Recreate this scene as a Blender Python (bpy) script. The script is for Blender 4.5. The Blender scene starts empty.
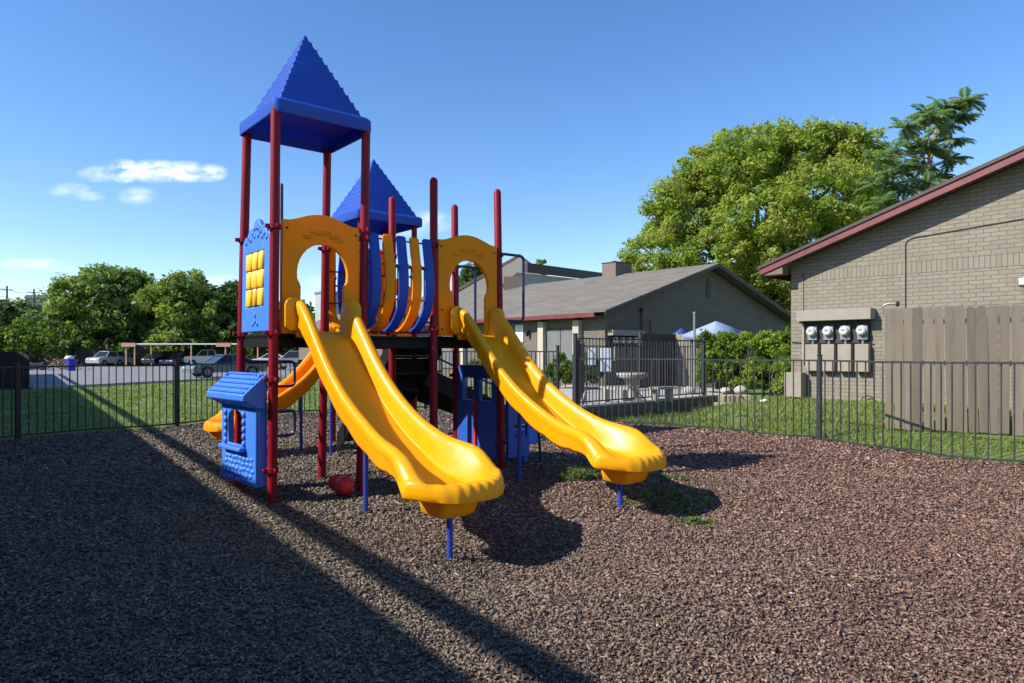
import bpy, bmesh, math, random
import numpy as np
from math import radians as R, sin, cos, pi, atan2, sqrt, hypot
from mathutils import Vector, Matrix
from mathutils.geometry import tessellate_polygon

random.seed(7)
rng = np.random.default_rng(11)
sc = bpy.context.scene
col = sc.collection
H0 = 1.65           # eye height
F = 683.0           # focal length in pixels at 1024 wide
HOR = 352.0


def at(px, py, Y):
    """point of the place that is Y metres in front of the eye, seen at px, py"""
    return Vector(((px - 512) / F * Y, Y, H0 + (HOR - py) / F * Y))


# ------------------------------------------------------------------ materials
def new_mat(name):
    m = bpy.data.materials.new(name)
    m.use_nodes = True
    nt = m.node_tree
    b = nt.nodes['Principled BSDF']
    return m, nt, b


def nd(nt, t, **kw):
    n = nt.nodes.new(t)
    for k, v in kw.items():
        setattr(n, k, v)
    return n


def ramp(nt, fac, stops):
    r = nd(nt, 'ShaderNodeValToRGB')
    el = r.color_ramp.elements
    while len(el) < len(stops):
        el.new(0.5)
    for e, (p, c) in zip(el, stops):
        e.position = p
        e.color = (*c, 1)
    nt.links.new(fac, r.inputs[0])
    return r.outputs[0]


def noise(nt, scale, detail=4, rough=0.55, vec=None, dist=0.0):
    n = nd(nt, 'ShaderNodeTexNoise')
    n.inputs['Scale'].default_value = scale
    n.inputs['Detail'].default_value = detail
    n.inputs['Roughness'].default_value = rough
    n.inputs['Distortion'].default_value = dist
    if vec is None:
        tc = nd(nt, 'ShaderNodeTexCoord')
        vec = tc.outputs['Object']
    nt.links.new(vec, n.inputs['Vector'])
    return n.outputs['Fac']


def bump(nt, b, h, strength=0.3, dist=0.02):
    n = nd(nt, 'ShaderNodeBump')
    n.inputs['Strength'].default_value = strength
    n.inputs['Distance'].default_value = dist
    nt.links.new(h, n.inputs['Height'])
    nt.links.new(n.outputs[0], b.inputs['Normal'])


def simple(name, c, rough=0.5, metal=0.0, var=0.15, vscale=3.0, bmp=0.0, bscale=40.0, coat=0.0, spec=0.5):
    m, nt, b = new_mat(name)
    lo = tuple(x * (1 - var) for x in c)
    hi = tuple(min(1, x * (1 + var)) for x in c)
    f = noise(nt, vscale, 6, 0.65)
    nt.links.new(ramp(nt, f, [(0.3, lo), (0.7, hi)]), b.inputs['Base Color'])
    b.inputs['Roughness'].default_value = rough
    b.inputs['Metallic'].default_value = metal
    b.inputs['Coat Weight'].default_value = coat
    b.inputs['Specular IOR Level'].default_value = spec
    if bmp > 0:
        bump(nt, b, noise(nt, bscale, 4), bmp, 0.01)
    return m


def plastic(name, c, faded, rough=0.32, dirt=0.35, trans=0.0, tcol=None, spec=.5):
    """weathered moulded plastic: faded patches, fine scuffs, dust"""
    m, nt, b = new_mat(name)
    f = noise(nt, 2.2, 5, 0.6)
    base = ramp(nt, f, [(0.35, c), (0.75, faded)])
    d = noise(nt, 9.0, 8, 0.75, dist=0.4)
    dm = ramp(nt, d, [(0.56, (0, 0, 0)), (0.78, (dirt, dirt, dirt))])
    mx = nd(nt, 'ShaderNodeMix', data_type='RGBA')
    nt.links.new(dm, mx.inputs[0])
    nt.links.new(base, mx.inputs[6])
    mx.inputs[7].default_value = (c[0] * .55 + .03, c[1] * .55 + .03, c[2] * .5 + .02, 1)
    nt.links.new(mx.outputs[2], b.inputs['Base Color'])
    rr = nd(nt, 'ShaderNodeMapRange')
    rr.inputs[3].default_value = rough - .08
    rr.inputs[4].default_value = rough + .22
    nt.links.new(noise(nt, 14, 6, .7), rr.inputs[0])
    nt.links.new(rr.outputs[0], b.inputs['Roughness'])
    bump(nt, b, noise(nt, 60, 3), 0.04, 0.004)
    if name.startswith('yellow'):
        tc = nd(nt, 'ShaderNodeTexCoord')
        mp = nd(nt, 'ShaderNodeMapping')
        mp.inputs['Scale'].default_value = (42, 2.2, 14)
        nt.links.new(tc.outputs['Object'], mp.inputs[0])
        sc1 = ramp(nt, noise(nt, 1.0, 5, .7, mp.outputs[0], .3), [(0.60, (0, 0, 0)), (0.72, (.5, .5, .5))])
        m2 = nd(nt, 'ShaderNodeMix', data_type='RGBA')
        nt.links.new(sc1, m2.inputs[0])
        nt.links.new(mx.outputs[2], m2.inputs[6])
        m2.inputs[7].default_value = (.66, .30, .02, 1)
        nt.links.new(m2.outputs[2], b.inputs['Base Color'])
    b.inputs['Specular IOR Level'].default_value = spec
    if trans:
        tr = nd(nt, 'ShaderNodeBsdfTranslucent')
        tr.inputs[0].default_value = (*tcol, 1)
        ms = nd(nt, 'ShaderNodeMixShader')
        ms.inputs[0].default_value = trans
        nt.links.new(b.outputs[0], ms.inputs[1])
        nt.links.new(tr.outputs[0], ms.inputs[2])
        nt.links.new(ms.outputs[0], nt.nodes['Material Output'].inputs[0])
    return m


YEL = plastic('yellow_plastic', (0.97, 0.475, 0.003), (0.97, 0.51, 0.010), 0.27, 0.2, .30, (1, .26, 0), .32)
ORG = plastic('orange_yellow_plastic', (0.95, 0.37, 0.002), (0.95, 0.41, 0.006), 0.45, 0.15, .3, (1, .30, 0), .22)
TIL = plastic('tile_yellow_plastic', (0.85, 0.50, 0.02), (0.85, 0.55, 0.05), 0.35, 0.3)
BLU = plastic('blue_plastic', (0.040, 0.17, 0.62), (0.065, 0.21, 0.66), 0.38, 0.35)
RBL = plastic('roof_blue_plastic', (0.022, 0.085, 0.43), (0.035, 0.115, 0.50), 0.4, 0.2, .25, (.03, .13, .8), .35)
RSH = simple('roof_lap_shade_blue', (.014, .05, .30), .5, 0, .2, 5)  # darker blue standing for crease shade at the roof laps
RED = plastic('red_plastic', (0.62, 0.012, 0.012), (0.62, 0.03, 0.03), 0.35, 0.3)
MAR = plastic('maroon_painted_steel', (0.20, 0.004, 0.012), (0.27, 0.008, 0.02), 0.36, 0.35, spec=.22)
NVY = plastic('navy_painted_steel', (0.012, 0.014, 0.085), (0.02, 0.022, 0.11), 0.35, 0.2)
BLD = plastic('shaded_blue_plastic', (0.018, 0.085, 0.40), (0.03, 0.11, 0.45), 0.4, 0.3)  # blue plastic with the shade under deck two put into its colour
BST = plastic('blue_painted_steel', (0.02, 0.045, 0.30), (0.03, 0.07, 0.36), 0.3, 0.25)
DVY = simple('dark_vinyl_coated_steel', (0.009, 0.008, 0.009), 0.6, 0, 0.3, 12, spec=.2)
FEN = simple('black_fence_paint', (0.014, 0.015, 0.017), 0.42, 0, 0.35, 8)
FEG = simple('grey_black_fence_paint', (0.03, 0.033, 0.038), 0.4, 0, 0.35, 8)
WHT = simple('white_paint', (0.72, 0.72, 0.70), 0.5, 0, 0.08, 5)
CRM = simple('cream_paint', (0.46, 0.41, 0.31), 0.7, 0, 0.1, 2, 0.1)
FASC = simple('red_brown_fascia_paint', (0.15, 0.028, 0.031), 0.5, 0, 0.25, 3, 0.15, 12)
DFA = simple('dark_brown_fascia_paint', (0.05, 0.027, 0.025), 0.6, 0, 0.2, 3)
SOF = simple('soffit_paint', (0.16, 0.10, 0.085), 0.7, 0, 0.15, 3)
TAU = simple('taupe_paint', (0.245, 0.215, 0.165), 0.7, 0, 0.14, 2.5, 0.12, 25)
GLS = simple('dark_glass', (0.02, 0.022, 0.025), 0.08, 0, 0.1, 2)
GREY = simple('grey_metal', (0.24, 0.245, 0.25), 0.45, 0.4, 0.15, 9)
GLB = simple('meter_glass', (0.5, 0.51, 0.51), 0.12, 0.0, 0.12, 30)
BLK = simple('black_rubber', (0.012, 0.012, 0.012), 0.75, 0, 0.2, 9)
CON = simple('concrete', (0.40, 0.37, 0.33), 0.85, 0, 0.16, 4, 0.25, 30)
CND = simple('stained_concrete', (0.13, 0.12, 0.105), 0.9, 0, 0.3, 2.5, 0.3, 20)
LIM = simple('limestone', (0.52, 0.43, 0.25), 0.85, 0, 0.2, 5, 0.4, 18)
BRK = simple('red_edging_brick', (0.26, 0.09, 0.06), 0.85, 0, 0.3, 6, 0.3, 30)
ROCK = simple('pale_rock', (0.45, 0.40, 0.36), 0.9, 0, 0.25, 6, 0.5, 12)
TNT = simple('pale_blue_canopy_fabric', (0.25, 0.31, 0.50), 0.8, 0, 0.06, 4)
TND = simple('deep_blue_canopy_fabric', (0.02, 0.05, 0.25), 0.8, 0, 0.1, 4)
BIN = simple('blue_bin_plastic', (0.02, 0.03, 0.42), 0.4, 0, 0.1, 4)
TRK = simple('bark', (0.11, 0.085, 0.06), 0.95, 0, 0.35, 6, 0.6, 14)
TRL = simple('pale_bark', (0.26, 0.23, 0.18), 0.95, 0, 0.3, 6, 0.5, 14)
CPK = simple('salmon_beam_paint', (0.52, 0.25, 0.18), 0.6, 0, 0.1, 4)
BLN = simple('window_blind', (0.16, 0.16, 0.155), 0.45, 0, 0.12, 1.5)


def brick_mat(name, vertical=False, c=(0.236, 0.202, 0.152), bw=0.27, rh=0.090):
    m, nt, b = new_mat(name)
    tc = nd(nt, 'ShaderNodeTexCoord')
    sx = nd(nt, 'ShaderNodeSeparateXYZ')
    nt.links.new(tc.outputs['Object'], sx.inputs[0])
    ad = nd(nt, 'ShaderNodeMath', operation='ADD')
    nt.links.new(sx.outputs[0], ad.inputs[0])
    nt.links.new(sx.outputs[1], ad.inputs[1])
    wob = noise(nt, 3.0, 3)
    wm = nd(nt, 'ShaderNodeMath', operation='MULTIPLY_ADD')
    nt.links.new(wob, wm.inputs[0])
    wm.inputs[1].default_value = 0.012
    nt.links.new(sx.outputs[2], wm.inputs[2])
    cb = nd(nt, 'ShaderNodeCombineXYZ')
    nt.links.new(ad.outputs[0], cb.inputs[0 if not vertical else 1])
    nt.links.new(wm.outputs[0], cb.inputs[1 if not vertical else 0])
    br = nd(nt, 'ShaderNodeTexBrick')
    nt.links.new(cb.outputs[0], br.inputs['Vector'])
    br.inputs['Scale'].default_value = 1.0
    br.inputs['Brick Width'].default_value = bw
    br.inputs['Row Height'].default_value = rh
    br.inputs['Mortar Size'].default_value = 0.009
    br.inputs['Mortar Smooth'].default_value = 0.6
    br.inputs['Bias'].default_value = 0.0
    if vertical:
        br.offset = 0.0
    br.inputs['Color1'].default_value = (c[0] * .91, c[1] * .91, c[2] * .90, 1)
    br.inputs['Color2'].default_value = (c[0] * 1.07, c[1] * 1.07, c[2] * 1.08, 1)
    br.inputs['Mortar'].default_value = (c[0] * .74, c[1] * .74, c[2] * .73, 1)
    n = noise(nt, 1.3, 7, 0.7)
    mx = nd(nt, 'ShaderNodeMix', data_type='RGBA', blend_type='MULTIPLY')
    mx.inputs[0].default_value = 0.55
    nt.links.new(br.outputs['Color'], mx.inputs[6])
    nt.links.new(ramp(nt, n, [(0.3, (.78, .76, .73)), (0.7, (1.06, 1.05, 1.04))]), mx.inputs[7])
    nt.links.new(mx.outputs[2], b.inputs['Base Color'])
    b.inputs['Roughness'].default_value = 0.8
    inv = nd(nt, 'ShaderNodeMath', operation='MULTIPLY_ADD')
    inv.inputs[1].default_value = -1.0
    nt.links.new(br.outputs['Fac'], inv.inputs[0])
    n2 = nd(nt, 'ShaderNodeMath', operation='MULTIPLY')
    nt.links.new(noise(nt, 22, 5, .7), n2.inputs[0])
    n2.inputs[1].default_value = 0.55
    nt.links.new(n2.outputs[0], inv.inputs[2])
    bump(nt, b, inv.outputs[0], 0.9, 0.012)
    return m


BRW = brick_mat('painted_brick')
BRV = brick_mat('painted_soldier_brick', True, bw=0.3, rh=0.10)
BRC = brick_mat('chimney_brick', c=(0.20, 0.145, 0.12), bw=.25, rh=.09)


def shingle_mat():
    m, nt, b = new_mat('asphalt_shingles')
    tc = nd(nt, 'ShaderNodeTexCoord')
    mp = nd(nt, 'ShaderNodeMapping')
    mp.inputs['Scale'].default_value = (1, 1, 1)
    nt.links.new(tc.outputs['Object'], mp.inputs[0])
    sx = nd(nt, 'ShaderNodeSeparateXYZ')
    nt.links.new(mp.outputs[0], sx.inputs[0])
    cb = nd(nt, 'ShaderNodeCombineXYZ')
    nt.links.new(sx.outputs[1], cb.inputs[0])
    nt.links.new(sx.outputs[0], cb.inputs[1])
    br = nd(nt, 'ShaderNodeTexBrick')
    nt.links.new(cb.outputs[0], br.inputs['Vector'])
    br.inputs['Scale'].default_value = 1
    br.inputs['Brick Width'].default_value = 0.9
    br.inputs['Row Height'].default_value = 0.26
    br.inputs['Mortar Size'].default_value = 0.02
    br.inputs['Color1'].default_value = (0.205, 0.18, 0.143, 1)
    br.inputs['Color2'].default_value = (0.155, 0.136, 0.108, 1)
    br.inputs['Mortar'].default_value = (0.11, 0.095, 0.08, 1)
    mx = nd(nt, 'ShaderNodeMix', data_type='RGBA', blend_type='MULTIPLY')
    mx.inputs[0].default_value = 0.6
    nt.links.new(br.outputs['Color'], mx.inputs[6])
    nt.links.new(ramp(nt, noise(nt, 0.9, 8, .7), [(0.3, (.7, .68, .66)), (0.7, (1.1, 1.1, 1.1))]), mx.inputs[7])
    nt.links.new(mx.outputs[2], b.inputs['Base Color'])
    b.inputs['Roughness'].default_value = 0.9
    return m


SHG = shingle_mat()


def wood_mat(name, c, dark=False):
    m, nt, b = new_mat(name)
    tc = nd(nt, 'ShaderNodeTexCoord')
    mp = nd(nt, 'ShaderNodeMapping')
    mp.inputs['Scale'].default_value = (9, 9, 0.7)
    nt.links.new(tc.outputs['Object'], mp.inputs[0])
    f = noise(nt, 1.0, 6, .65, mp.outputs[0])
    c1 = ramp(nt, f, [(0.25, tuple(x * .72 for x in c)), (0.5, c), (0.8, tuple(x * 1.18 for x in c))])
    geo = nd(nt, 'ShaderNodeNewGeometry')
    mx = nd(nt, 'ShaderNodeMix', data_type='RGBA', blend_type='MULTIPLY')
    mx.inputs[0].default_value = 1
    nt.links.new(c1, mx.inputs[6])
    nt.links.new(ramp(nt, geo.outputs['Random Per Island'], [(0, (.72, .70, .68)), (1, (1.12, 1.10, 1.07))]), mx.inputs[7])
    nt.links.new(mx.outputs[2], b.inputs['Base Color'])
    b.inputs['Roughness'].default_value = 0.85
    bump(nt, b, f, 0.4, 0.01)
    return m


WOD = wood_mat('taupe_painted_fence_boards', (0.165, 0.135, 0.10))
WDK = wood_mat('weathered_and_shaded_boards', (0.055, 0.045, 0.042))
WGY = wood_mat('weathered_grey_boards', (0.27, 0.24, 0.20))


def attr_mat(name, rough=0.8, trans=0.0, spec=0.3, mul=None):
    m, nt, b = new_mat(name)
    a = nd(nt, 'ShaderNodeVertexColor')
    a.layer_name = 'Col'
    nt.links.new(a.outputs[0], b.inputs['Base Color'])
    b.inputs['Roughness'].default_value = rough
    b.inputs['Specular IOR Level'].default_value = spec
    if trans > 0:
        out = nt.nodes['Material Output']
        tr = nd(nt, 'ShaderNodeBsdfTranslucent')
        mxc = nd(nt, 'ShaderNodeMix', data_type='RGBA', blend_type='MULTIPLY')
        mxc.inputs[0].default_value = 1
        nt.links.new(a.outputs[0], mxc.inputs[6])
        mxc.inputs[7].default_value = (1.25, 1.5, 0.6, 1)
        nt.links.new(mxc.outputs[2], tr.inputs[0])
        ms = nd(nt, 'ShaderNodeMixShader')
        ms.inputs[0].default_value = trans
        nt.links.new(b.outputs[0], ms.inputs[1])
        nt.links.new(tr.outputs[0], ms.inputs[2])
        nt.links.new(ms.outputs[0], out.inputs[0])
    return m


LEAF = attr_mat('leaves', 0.5, 0.48, 0.3)
CHIP = attr_mat('shredded_mulch_pieces', 0.9, 0.0, 0.12)
BLADE = attr_mat('grass_blades', 0.6, 0.3, 0.3)


def mulch_mat():
    m, nt, b = new_mat('mulch_bed')
    v = nd(nt, 'ShaderNodeTexVoronoi')
    v.inputs['Scale'].default_value = 26
    tc = nd(nt, 'ShaderNodeTexCoord')
    nt.links.new(tc.outputs['Object'], v.inputs['Vector'])
    sep = nd(nt, 'ShaderNodeSeparateColor')
    nt.links.new(v.outputs['Color'], sep.inputs[0])
    c = ramp(nt, sep.outputs[0], [(0.0, (0.030, 0.020, 0.018)), (0.45, (0.085, 0.058, 0.048)), (0.8, (0.15, 0.10, 0.08)), (1.0, (0.22, 0.17, 0.14))])
    # the right side of the bed is redder, the left greyer
    sx = nd(nt, 'ShaderNodeSeparateXYZ')
    nt.links.new(tc.outputs['Object'], sx.inputs[0])
    mr = nd(nt, 'ShaderNodeMapRange')
    mr.inputs[1].default_value = -2
    mr.inputs[2].default_value = 3.5
    nt.links.new(sx.outputs[0], mr.inputs[0])
    mx = nd(nt, 'ShaderNodeMix', data_type='RGBA', blend_type='MULTIPLY')
    mx.inputs[0].default_value = 1
    nt.links.new(c, mx.inputs[6])
    nt.links.new(ramp(nt, mr.outputs[0], [(0, (1.0, 1.04, .98)), (1, (1.28, .93, .86))]), mx.inputs[7])
    nt.links.new(mx.outputs[2], b.inputs['Base Color'])
    b.inputs['Roughness'].default_value = 0.85
    bump(nt, b, v.outputs['Distance'], 0.9, 0.03)
    return m


def grass_mat():
    m, nt, b = new_mat('lawn')
    f = noise(nt, 0.6, 8, .7)
    g = noise(nt, 30, 4, .7)
    c1 = ramp(nt, f, [(0.3, (0.14, 0.20, 0.04)), (0.55, (0.18, 0.24, 0.05)), (0.75, (0.24, 0.27, 0.08))])
    mx = nd(nt, 'ShaderNodeMix', data_type='RGBA', blend_type='MULTIPLY')
    mx.inputs[0].default_value = .8
    nt.links.new(c1, mx.inputs[6])
    nt.links.new(ramp(nt, g, [(0.3, (.5, .5, .45)), (0.7, (1.3, 1.3, 1.2))]), mx.inputs[7])
    nt.links.new(mx.outputs[2], b.inputs['Base Color'])
    b.inputs['Roughness'].default_value = 0.9
    g2 = noise(nt, 5.5, 6, .75)
    m2 = nd(nt, 'ShaderNodeMix', data_type='RGBA', blend_type='MULTIPLY')
    m2.inputs[0].default_value = .75
    nt.links.new(mx.outputs[2], m2.inputs[6])
    nt.links.new(ramp(nt, g2, [(0.32, (.55, .62, .5)), (0.52, (1, 1, 1)), (0.72, (1.35, 1.2, 1.25))]), m2.inputs[7])
    nt.links.new(m2.outputs[2], b.inputs['Base Color'])
    bump(nt, b, g2, 0.9, 0.12)
    return m


def asphalt_mat():
    m, nt, b = new_mat('worn_asphalt')
    f = noise(nt, 0.35, 8, .7)
    nt.links.new(ramp(nt, f, [(0.3, (0.16, 0.155, 0.155)), (0.7, (0.23, 0.225, 0.225))]), b.inputs['Base Color'])
    b.inputs['Roughness'].default_value = 0.9
    return m


MUL = mulch_mat()
GRS = grass_mat()
ASP = asphalt_mat()


# ------------------------------------------------------------------ mesh helper
class MB:
    def __init__(s):
        s.v = []
        s.f = []

    def add(s, vs, fs, M=None):
        o = len(s.v)
        s.v += [tuple(M @ Vector(p)) if M is not None else tuple(p) for p in vs]
        s.f += [tuple(i + o for i in f) for f in fs]
        return s

    def box(s, c, d, M=None):
        x, y, z = (k / 2 for k in d)
        vs = [(c[0] + i * x, c[1] + j * y, c[2] + k * z) for i in (-1, 1) for j in (-1, 1) for k in (-1, 1)]
        return s.add(vs, [(0, 1, 3, 2), (4, 6, 7, 5), (0, 4, 5, 1), (2, 3, 7, 6), (0, 2, 6, 4), (1, 5, 7, 3)], M)

    def span(s, a, b, w, h, up=(0, 0, 1)):
        """rectangular bar from a to b, w across, h along up"""
        a, b = Vector(a), Vector(b)
        d = (b - a).normalized()
        up = Vector(up)
        sd = d.cross(up).normalized() * (w / 2)
        u = sd.cross(d).normalized() * (h / 2)
        vs = [p + i * sd + j * u for p in (a, b) for i in (-1, 1) for j in (-1, 1)]
        return s.add(vs, [(0, 1, 3, 2), (4, 6, 7, 5), (0, 4, 5, 1), (2, 3, 7, 6), (0, 2, 6, 4), (1, 5, 7, 3)])

    def tube(s, pts, r, n=10, caps=True, dome=False):
        pts = [Vector(p) for p in pts]
        rs = r if isinstance(r, (list, tuple)) else [r] * len(pts)
        rs = list(rs)
        if dome:
            d = (pts[-1] - pts[-2]).normalized()
            rr = rs[-1]
            e = pts[-1]
            for a in (30, 55, 75):
                pts.append(e + d * rr * sin(R(a)))
                rs.append(rr * cos(R(a)))
        o = len(s.v)
        ref = None
        for i, p in enumerate(pts):
            if i == 0:
                d = pts[1] - p
            elif i == len(pts) - 1:
                d = p - pts[i - 1]
            else:
                d = (pts[i + 1] - p).normalized() + (p - pts[i - 1]).normalized()
            d.normalize()
            if ref is None:
                ref = Vector((0, 0, 1)) if abs(d.z) < .9 else Vector((1, 0, 0))
            a = (ref - d * ref.dot(d)).normalized()
            ref = a
            b = d.cross(a)
            for k in range(n):
                t = 2 * pi * k / n
                s.v.append(tuple(p + rs[i] * (cos(t) * a + sin(t) * b)))
        for i in range(len(pts) - 1):
            for k in range(n):
                s.f.append((o + i * n + k, o + i * n + (k + 1) % n, o + (i + 1) * n + (k + 1) % n, o + (i + 1) * n + k))
        if caps:
            s.f.append(tuple(o + k for k in range(n))[::-1])
            s.f.append(tuple(o + (len(pts) - 1) * n + k for k in range(n)))
        return s

    def prism(s, outer, t, M, holes=()):
        """outline in local x,z extruded along y from 0 to t, then M"""
        loops = [list(outer)] + [list(h) for h in holes]
        flat = [p for l in loops for p in l]
        tris = tessellate_polygon([[Vector((p[0], p[1], 0)) for p in l] for l in loops])
        n = len(flat)
        vs = [(p[0], 0, p[1]) for p in flat] + [(p[0], t, p[1]) for p in flat]
        fs = [tuple(q) for q in tris] + [tuple(i + n for i in q)[::-1] for q in tris]
        o = 0
        for l in loops:
            m = len(l)
            for i in range(m):
                j = (i + 1) % m
                fs.append((o + i, o + j, o + j + n, o + i + n))
            o += m
        return s.add(vs, fs, M)

    def sphere(s, c, r, nu=10, nv=7, M=None):
        r = (r, r, r) if not isinstance(r, tuple) else r
        vs = [(c[0], c[1], c[2] - r[2])]
        for j in range(1, nv):
            a = -pi / 2 + pi * j / nv
            for i in range(nu):
                b = 2 * pi * i / nu
                vs.append((c[0] + r[0] * cos(a) * cos(b), c[1] + r[1] * cos(a) * sin(b), c[2] + r[2] * sin(a)))
        vs.append((c[0], c[1], c[2] + r[2]))
        fs = [(0, 1 + (i + 1) % nu, 1 + i) for i in range(nu)]
        for j in range(nv - 2):
            for i in range(nu):
                a = 1 + j * nu
                fs.append((a + i, a + (i + 1) % nu, a + nu + (i + 1) % nu, a + nu + i))
        a = 1 + (nv - 2) * nu
        fs += [(a + i, a + (i + 1) % nu, len(vs) - 1) for i in range(nu)]
        return s.add(vs, fs, M)

    def grid(s, rows, closed_u=False):
        """rows: list of equal-length point rows"""
        n = len(rows[0])
        o = len(s.v)
        for r_ in rows:
            s.v += [tuple(p) for p in r_]
        for i in range(len(rows) - 1):
            for k in range(n if closed_u else n - 1):
                s.f.append((o + i * n + k, o + i * n + (k + 1) % n, o + (i + 1) * n + (k + 1) % n, o + (i + 1) * n + k))
        return s

    def build(s, name, mat, parent=None, ang=35, bevel=0.0, seg=2, solid=0.0, fix=True):
        me = bpy.data.meshes.new(name)
        me.from_pydata(s.v, [], s.f)
        if fix:
            bm = bmesh.new()
            bm.from_mesh(me)
            bmesh.ops.recalc_face_normals(bm, faces=bm.faces)
            bm.to_mesh(me)
            bm.free()
        me.materials.append(mat)
        if ang:
            me.shade_smooth()
            me.set_sharp_from_angle(angle=R(ang))
        o = bpy.data.objects.new(name, me)
        col.objects.link(o)
        o.parent = parent
        if solid:
            md = o.modifiers.new('Solidify', 'SOLIDIFY')
            md.thickness = solid
            md.offset = -1
        if bevel:
            md = o.modifiers.new('Bevel', 'BEVEL')
            md.width = bevel
            md.segments = seg
            md.limit_method = 'ANGLE'
            md.angle_limit = R(40)
        return o


def tag(o, label=None, cat=None, group=None, kind=None):
    if label:
        o['label'] = label
    if cat:
        o['category'] = cat
    if group:
        o['group'] = group
    if kind:
        o['kind'] = kind
    return o


def empty(name, loc=(0, 0, 0), rz=0.0, label=None, cat=None, group=None):
    o = bpy.data.objects.new(name, None)
    o.empty_display_size = .2
    col.objects.link(o)
    o.location = loc
    o.rotation_euler = (0, 0, rz)
    return tag(o, label, cat, group)


def np_mesh(name, verts, faces_flat, nper, colors=None, mat=None, parent=None, smooth=False):
    """numpy mesh with faces of nper corners each"""
    me = bpy.data.meshes.new(name)
    nv = len(verts)
    nf = len(faces_flat) // nper
    me.vertices.add(nv)
    me.vertices.foreach_set('co', verts.astype(np.float32).ravel())
    me.loops.add(nf * nper)
    me.loops.foreach_set('vertex_index', faces_flat.astype(np.int32))
    me.polygons.add(nf)
    me.polygons.foreach_set('loop_start', (np.arange(nf) * nper).astype(np.int32))
    me.update(calc_edges=True)
    if colors is not None:
        a = me.color_attributes.new('Col', 'FLOAT_COLOR', 'POINT')
        c4 = np.ones((nv, 4), np.float32)
        c4[:, :3] = colors
        a.data.foreach_set('color', c4.ravel())
    if smooth:
        me.polygons.foreach_set('use_smooth', np.ones(nf, bool))
    if mat:
        me.materials.append(mat)
    o = bpy.data.objects.new(name, me)
    col.objects.link(o)
    o.parent = parent
    return o


def fillet(pts, r, n=5):
    pts = [Vector(p) for p in pts]
    out = [pts[0]]
    for i in range(1, len(pts) - 1):
        p = pts[i]
        a = (pts[i - 1] - p)
        b = (pts[i + 1] - p)
        k = min(r, a.length * .49, b.length * .49)
        A = p + a.normalized() * k
        B = p + b.normalized() * k
        for j in range(n + 1):
            t = j / n
            out.append((1 - t) ** 2 * A + 2 * t * (1 - t) * p + t * t * B)
    out.append(pts[-1])
    return out


# value noise in numpy
_perm = rng.random((256, 256))


def vnoise(x, y):
    xi = np.floor(x).astype(int)
    yi = np.floor(y).astype(int)
    fx = x - xi
    fy = y - yi
    fx = fx * fx * (3 - 2 * fx)
    fy = fy * fy * (3 - 2 * fy)
    p = lambda a, b: _perm[a % 256, b % 256]
    return (p(xi, yi) * (1 - fx) * (1 - fy) + p(xi + 1, yi) * fx * (1 - fy) + p(xi, yi + 1) * (1 - fx) * fy + p(xi + 1, yi + 1) * fx * fy)


def fbm(x, y, o=4):
    r = 0
    a = .5
    for k in range(o):
        r = r + a * vnoise(x * 2 ** k + 17 * k, y * 2 ** k + 31 * k)
        a *= .5
    return r


# ------------------------------------------------------------------ layout
LW = [(-13.5, 6.0), (-9.37, 12.95), (-7.41, 15.1), (-5.65, 18.2), (-2.48, 19.6)]      # left fence
BW = [(-2.48, 19.6), (-.6, 18.2), (1.14, 17.0)]                                         # tall back fence
NR = [(1.47, 16.2), (3.58, 14.93), (4.9, 13.5), (5.66, 12.56), (6.79, 10.46), (7.37, 9.83), (8.6, 7.6), (9.9, 5.0)]  # right fence
RB0 = np.array([7.19, 17.6])                                                            # corner of right building
RBD = np.array([.68, -.733])


def lawn_z(x, y):
    s = (x - RB0[0]) * RBD[0] + (y - RB0[1]) * RBD[1]
    e = -((x - RB0[0]) * .733 + (y - RB0[1]) * .68)
    sc_ = np.clip(s, 0, None)
    dx = x - (RB0[0] + RBD[0] * sc_)
    dy = y - (RB0[1] + RBD[1] * sc_)
    dist = np.sqrt(dx * dx + dy * dy)
    dist = np.where((e < 0) & (s > 0), 0, dist)
    rg = np.clip(2.6 + (s + 1) * 1.6, 2.6, 5.2)
    t = np.clip(1 - dist / rg, 0, 1)
    return .5 * t + (fbm(x * .7, y * .7) - .5) * .04


def mulch_z(x, y):
    z = .012 + (fbm(x * .55, y * .55) - .47) * .09 + (fbm(x * 3, y * 3, 3) - .44) * .03
    for (cx, cy, r_, d) in ((.05, 5.5, .7, .13), (1.75, 7.2, .6, .10), (-2.0, 8.6, .9, .04), (.35, 6.6, .5, .05)):
        z = z - d * np.exp(-((x - cx) ** 2 + (y - cy) ** 2) / r_ ** 2)
    return z


# ---- ground sheets
def inside(poly, x, y):
    c = np.zeros(x.shape, bool)
    n = len(poly)
    for i in range(n):
        x1, y1 = poly[i]
        x2, y2 = poly[(i + 1) % n]
        k = ((y1 > y) != (y2 > y)) & (x < (x2 - x1) * (y - y1) / (y2 - y1 + 1e-12) + x1)
        c ^= k
    return c


MPOLY = [(-16, -4)] + LW + BW[1:] + NR + [(12, -4)]


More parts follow.
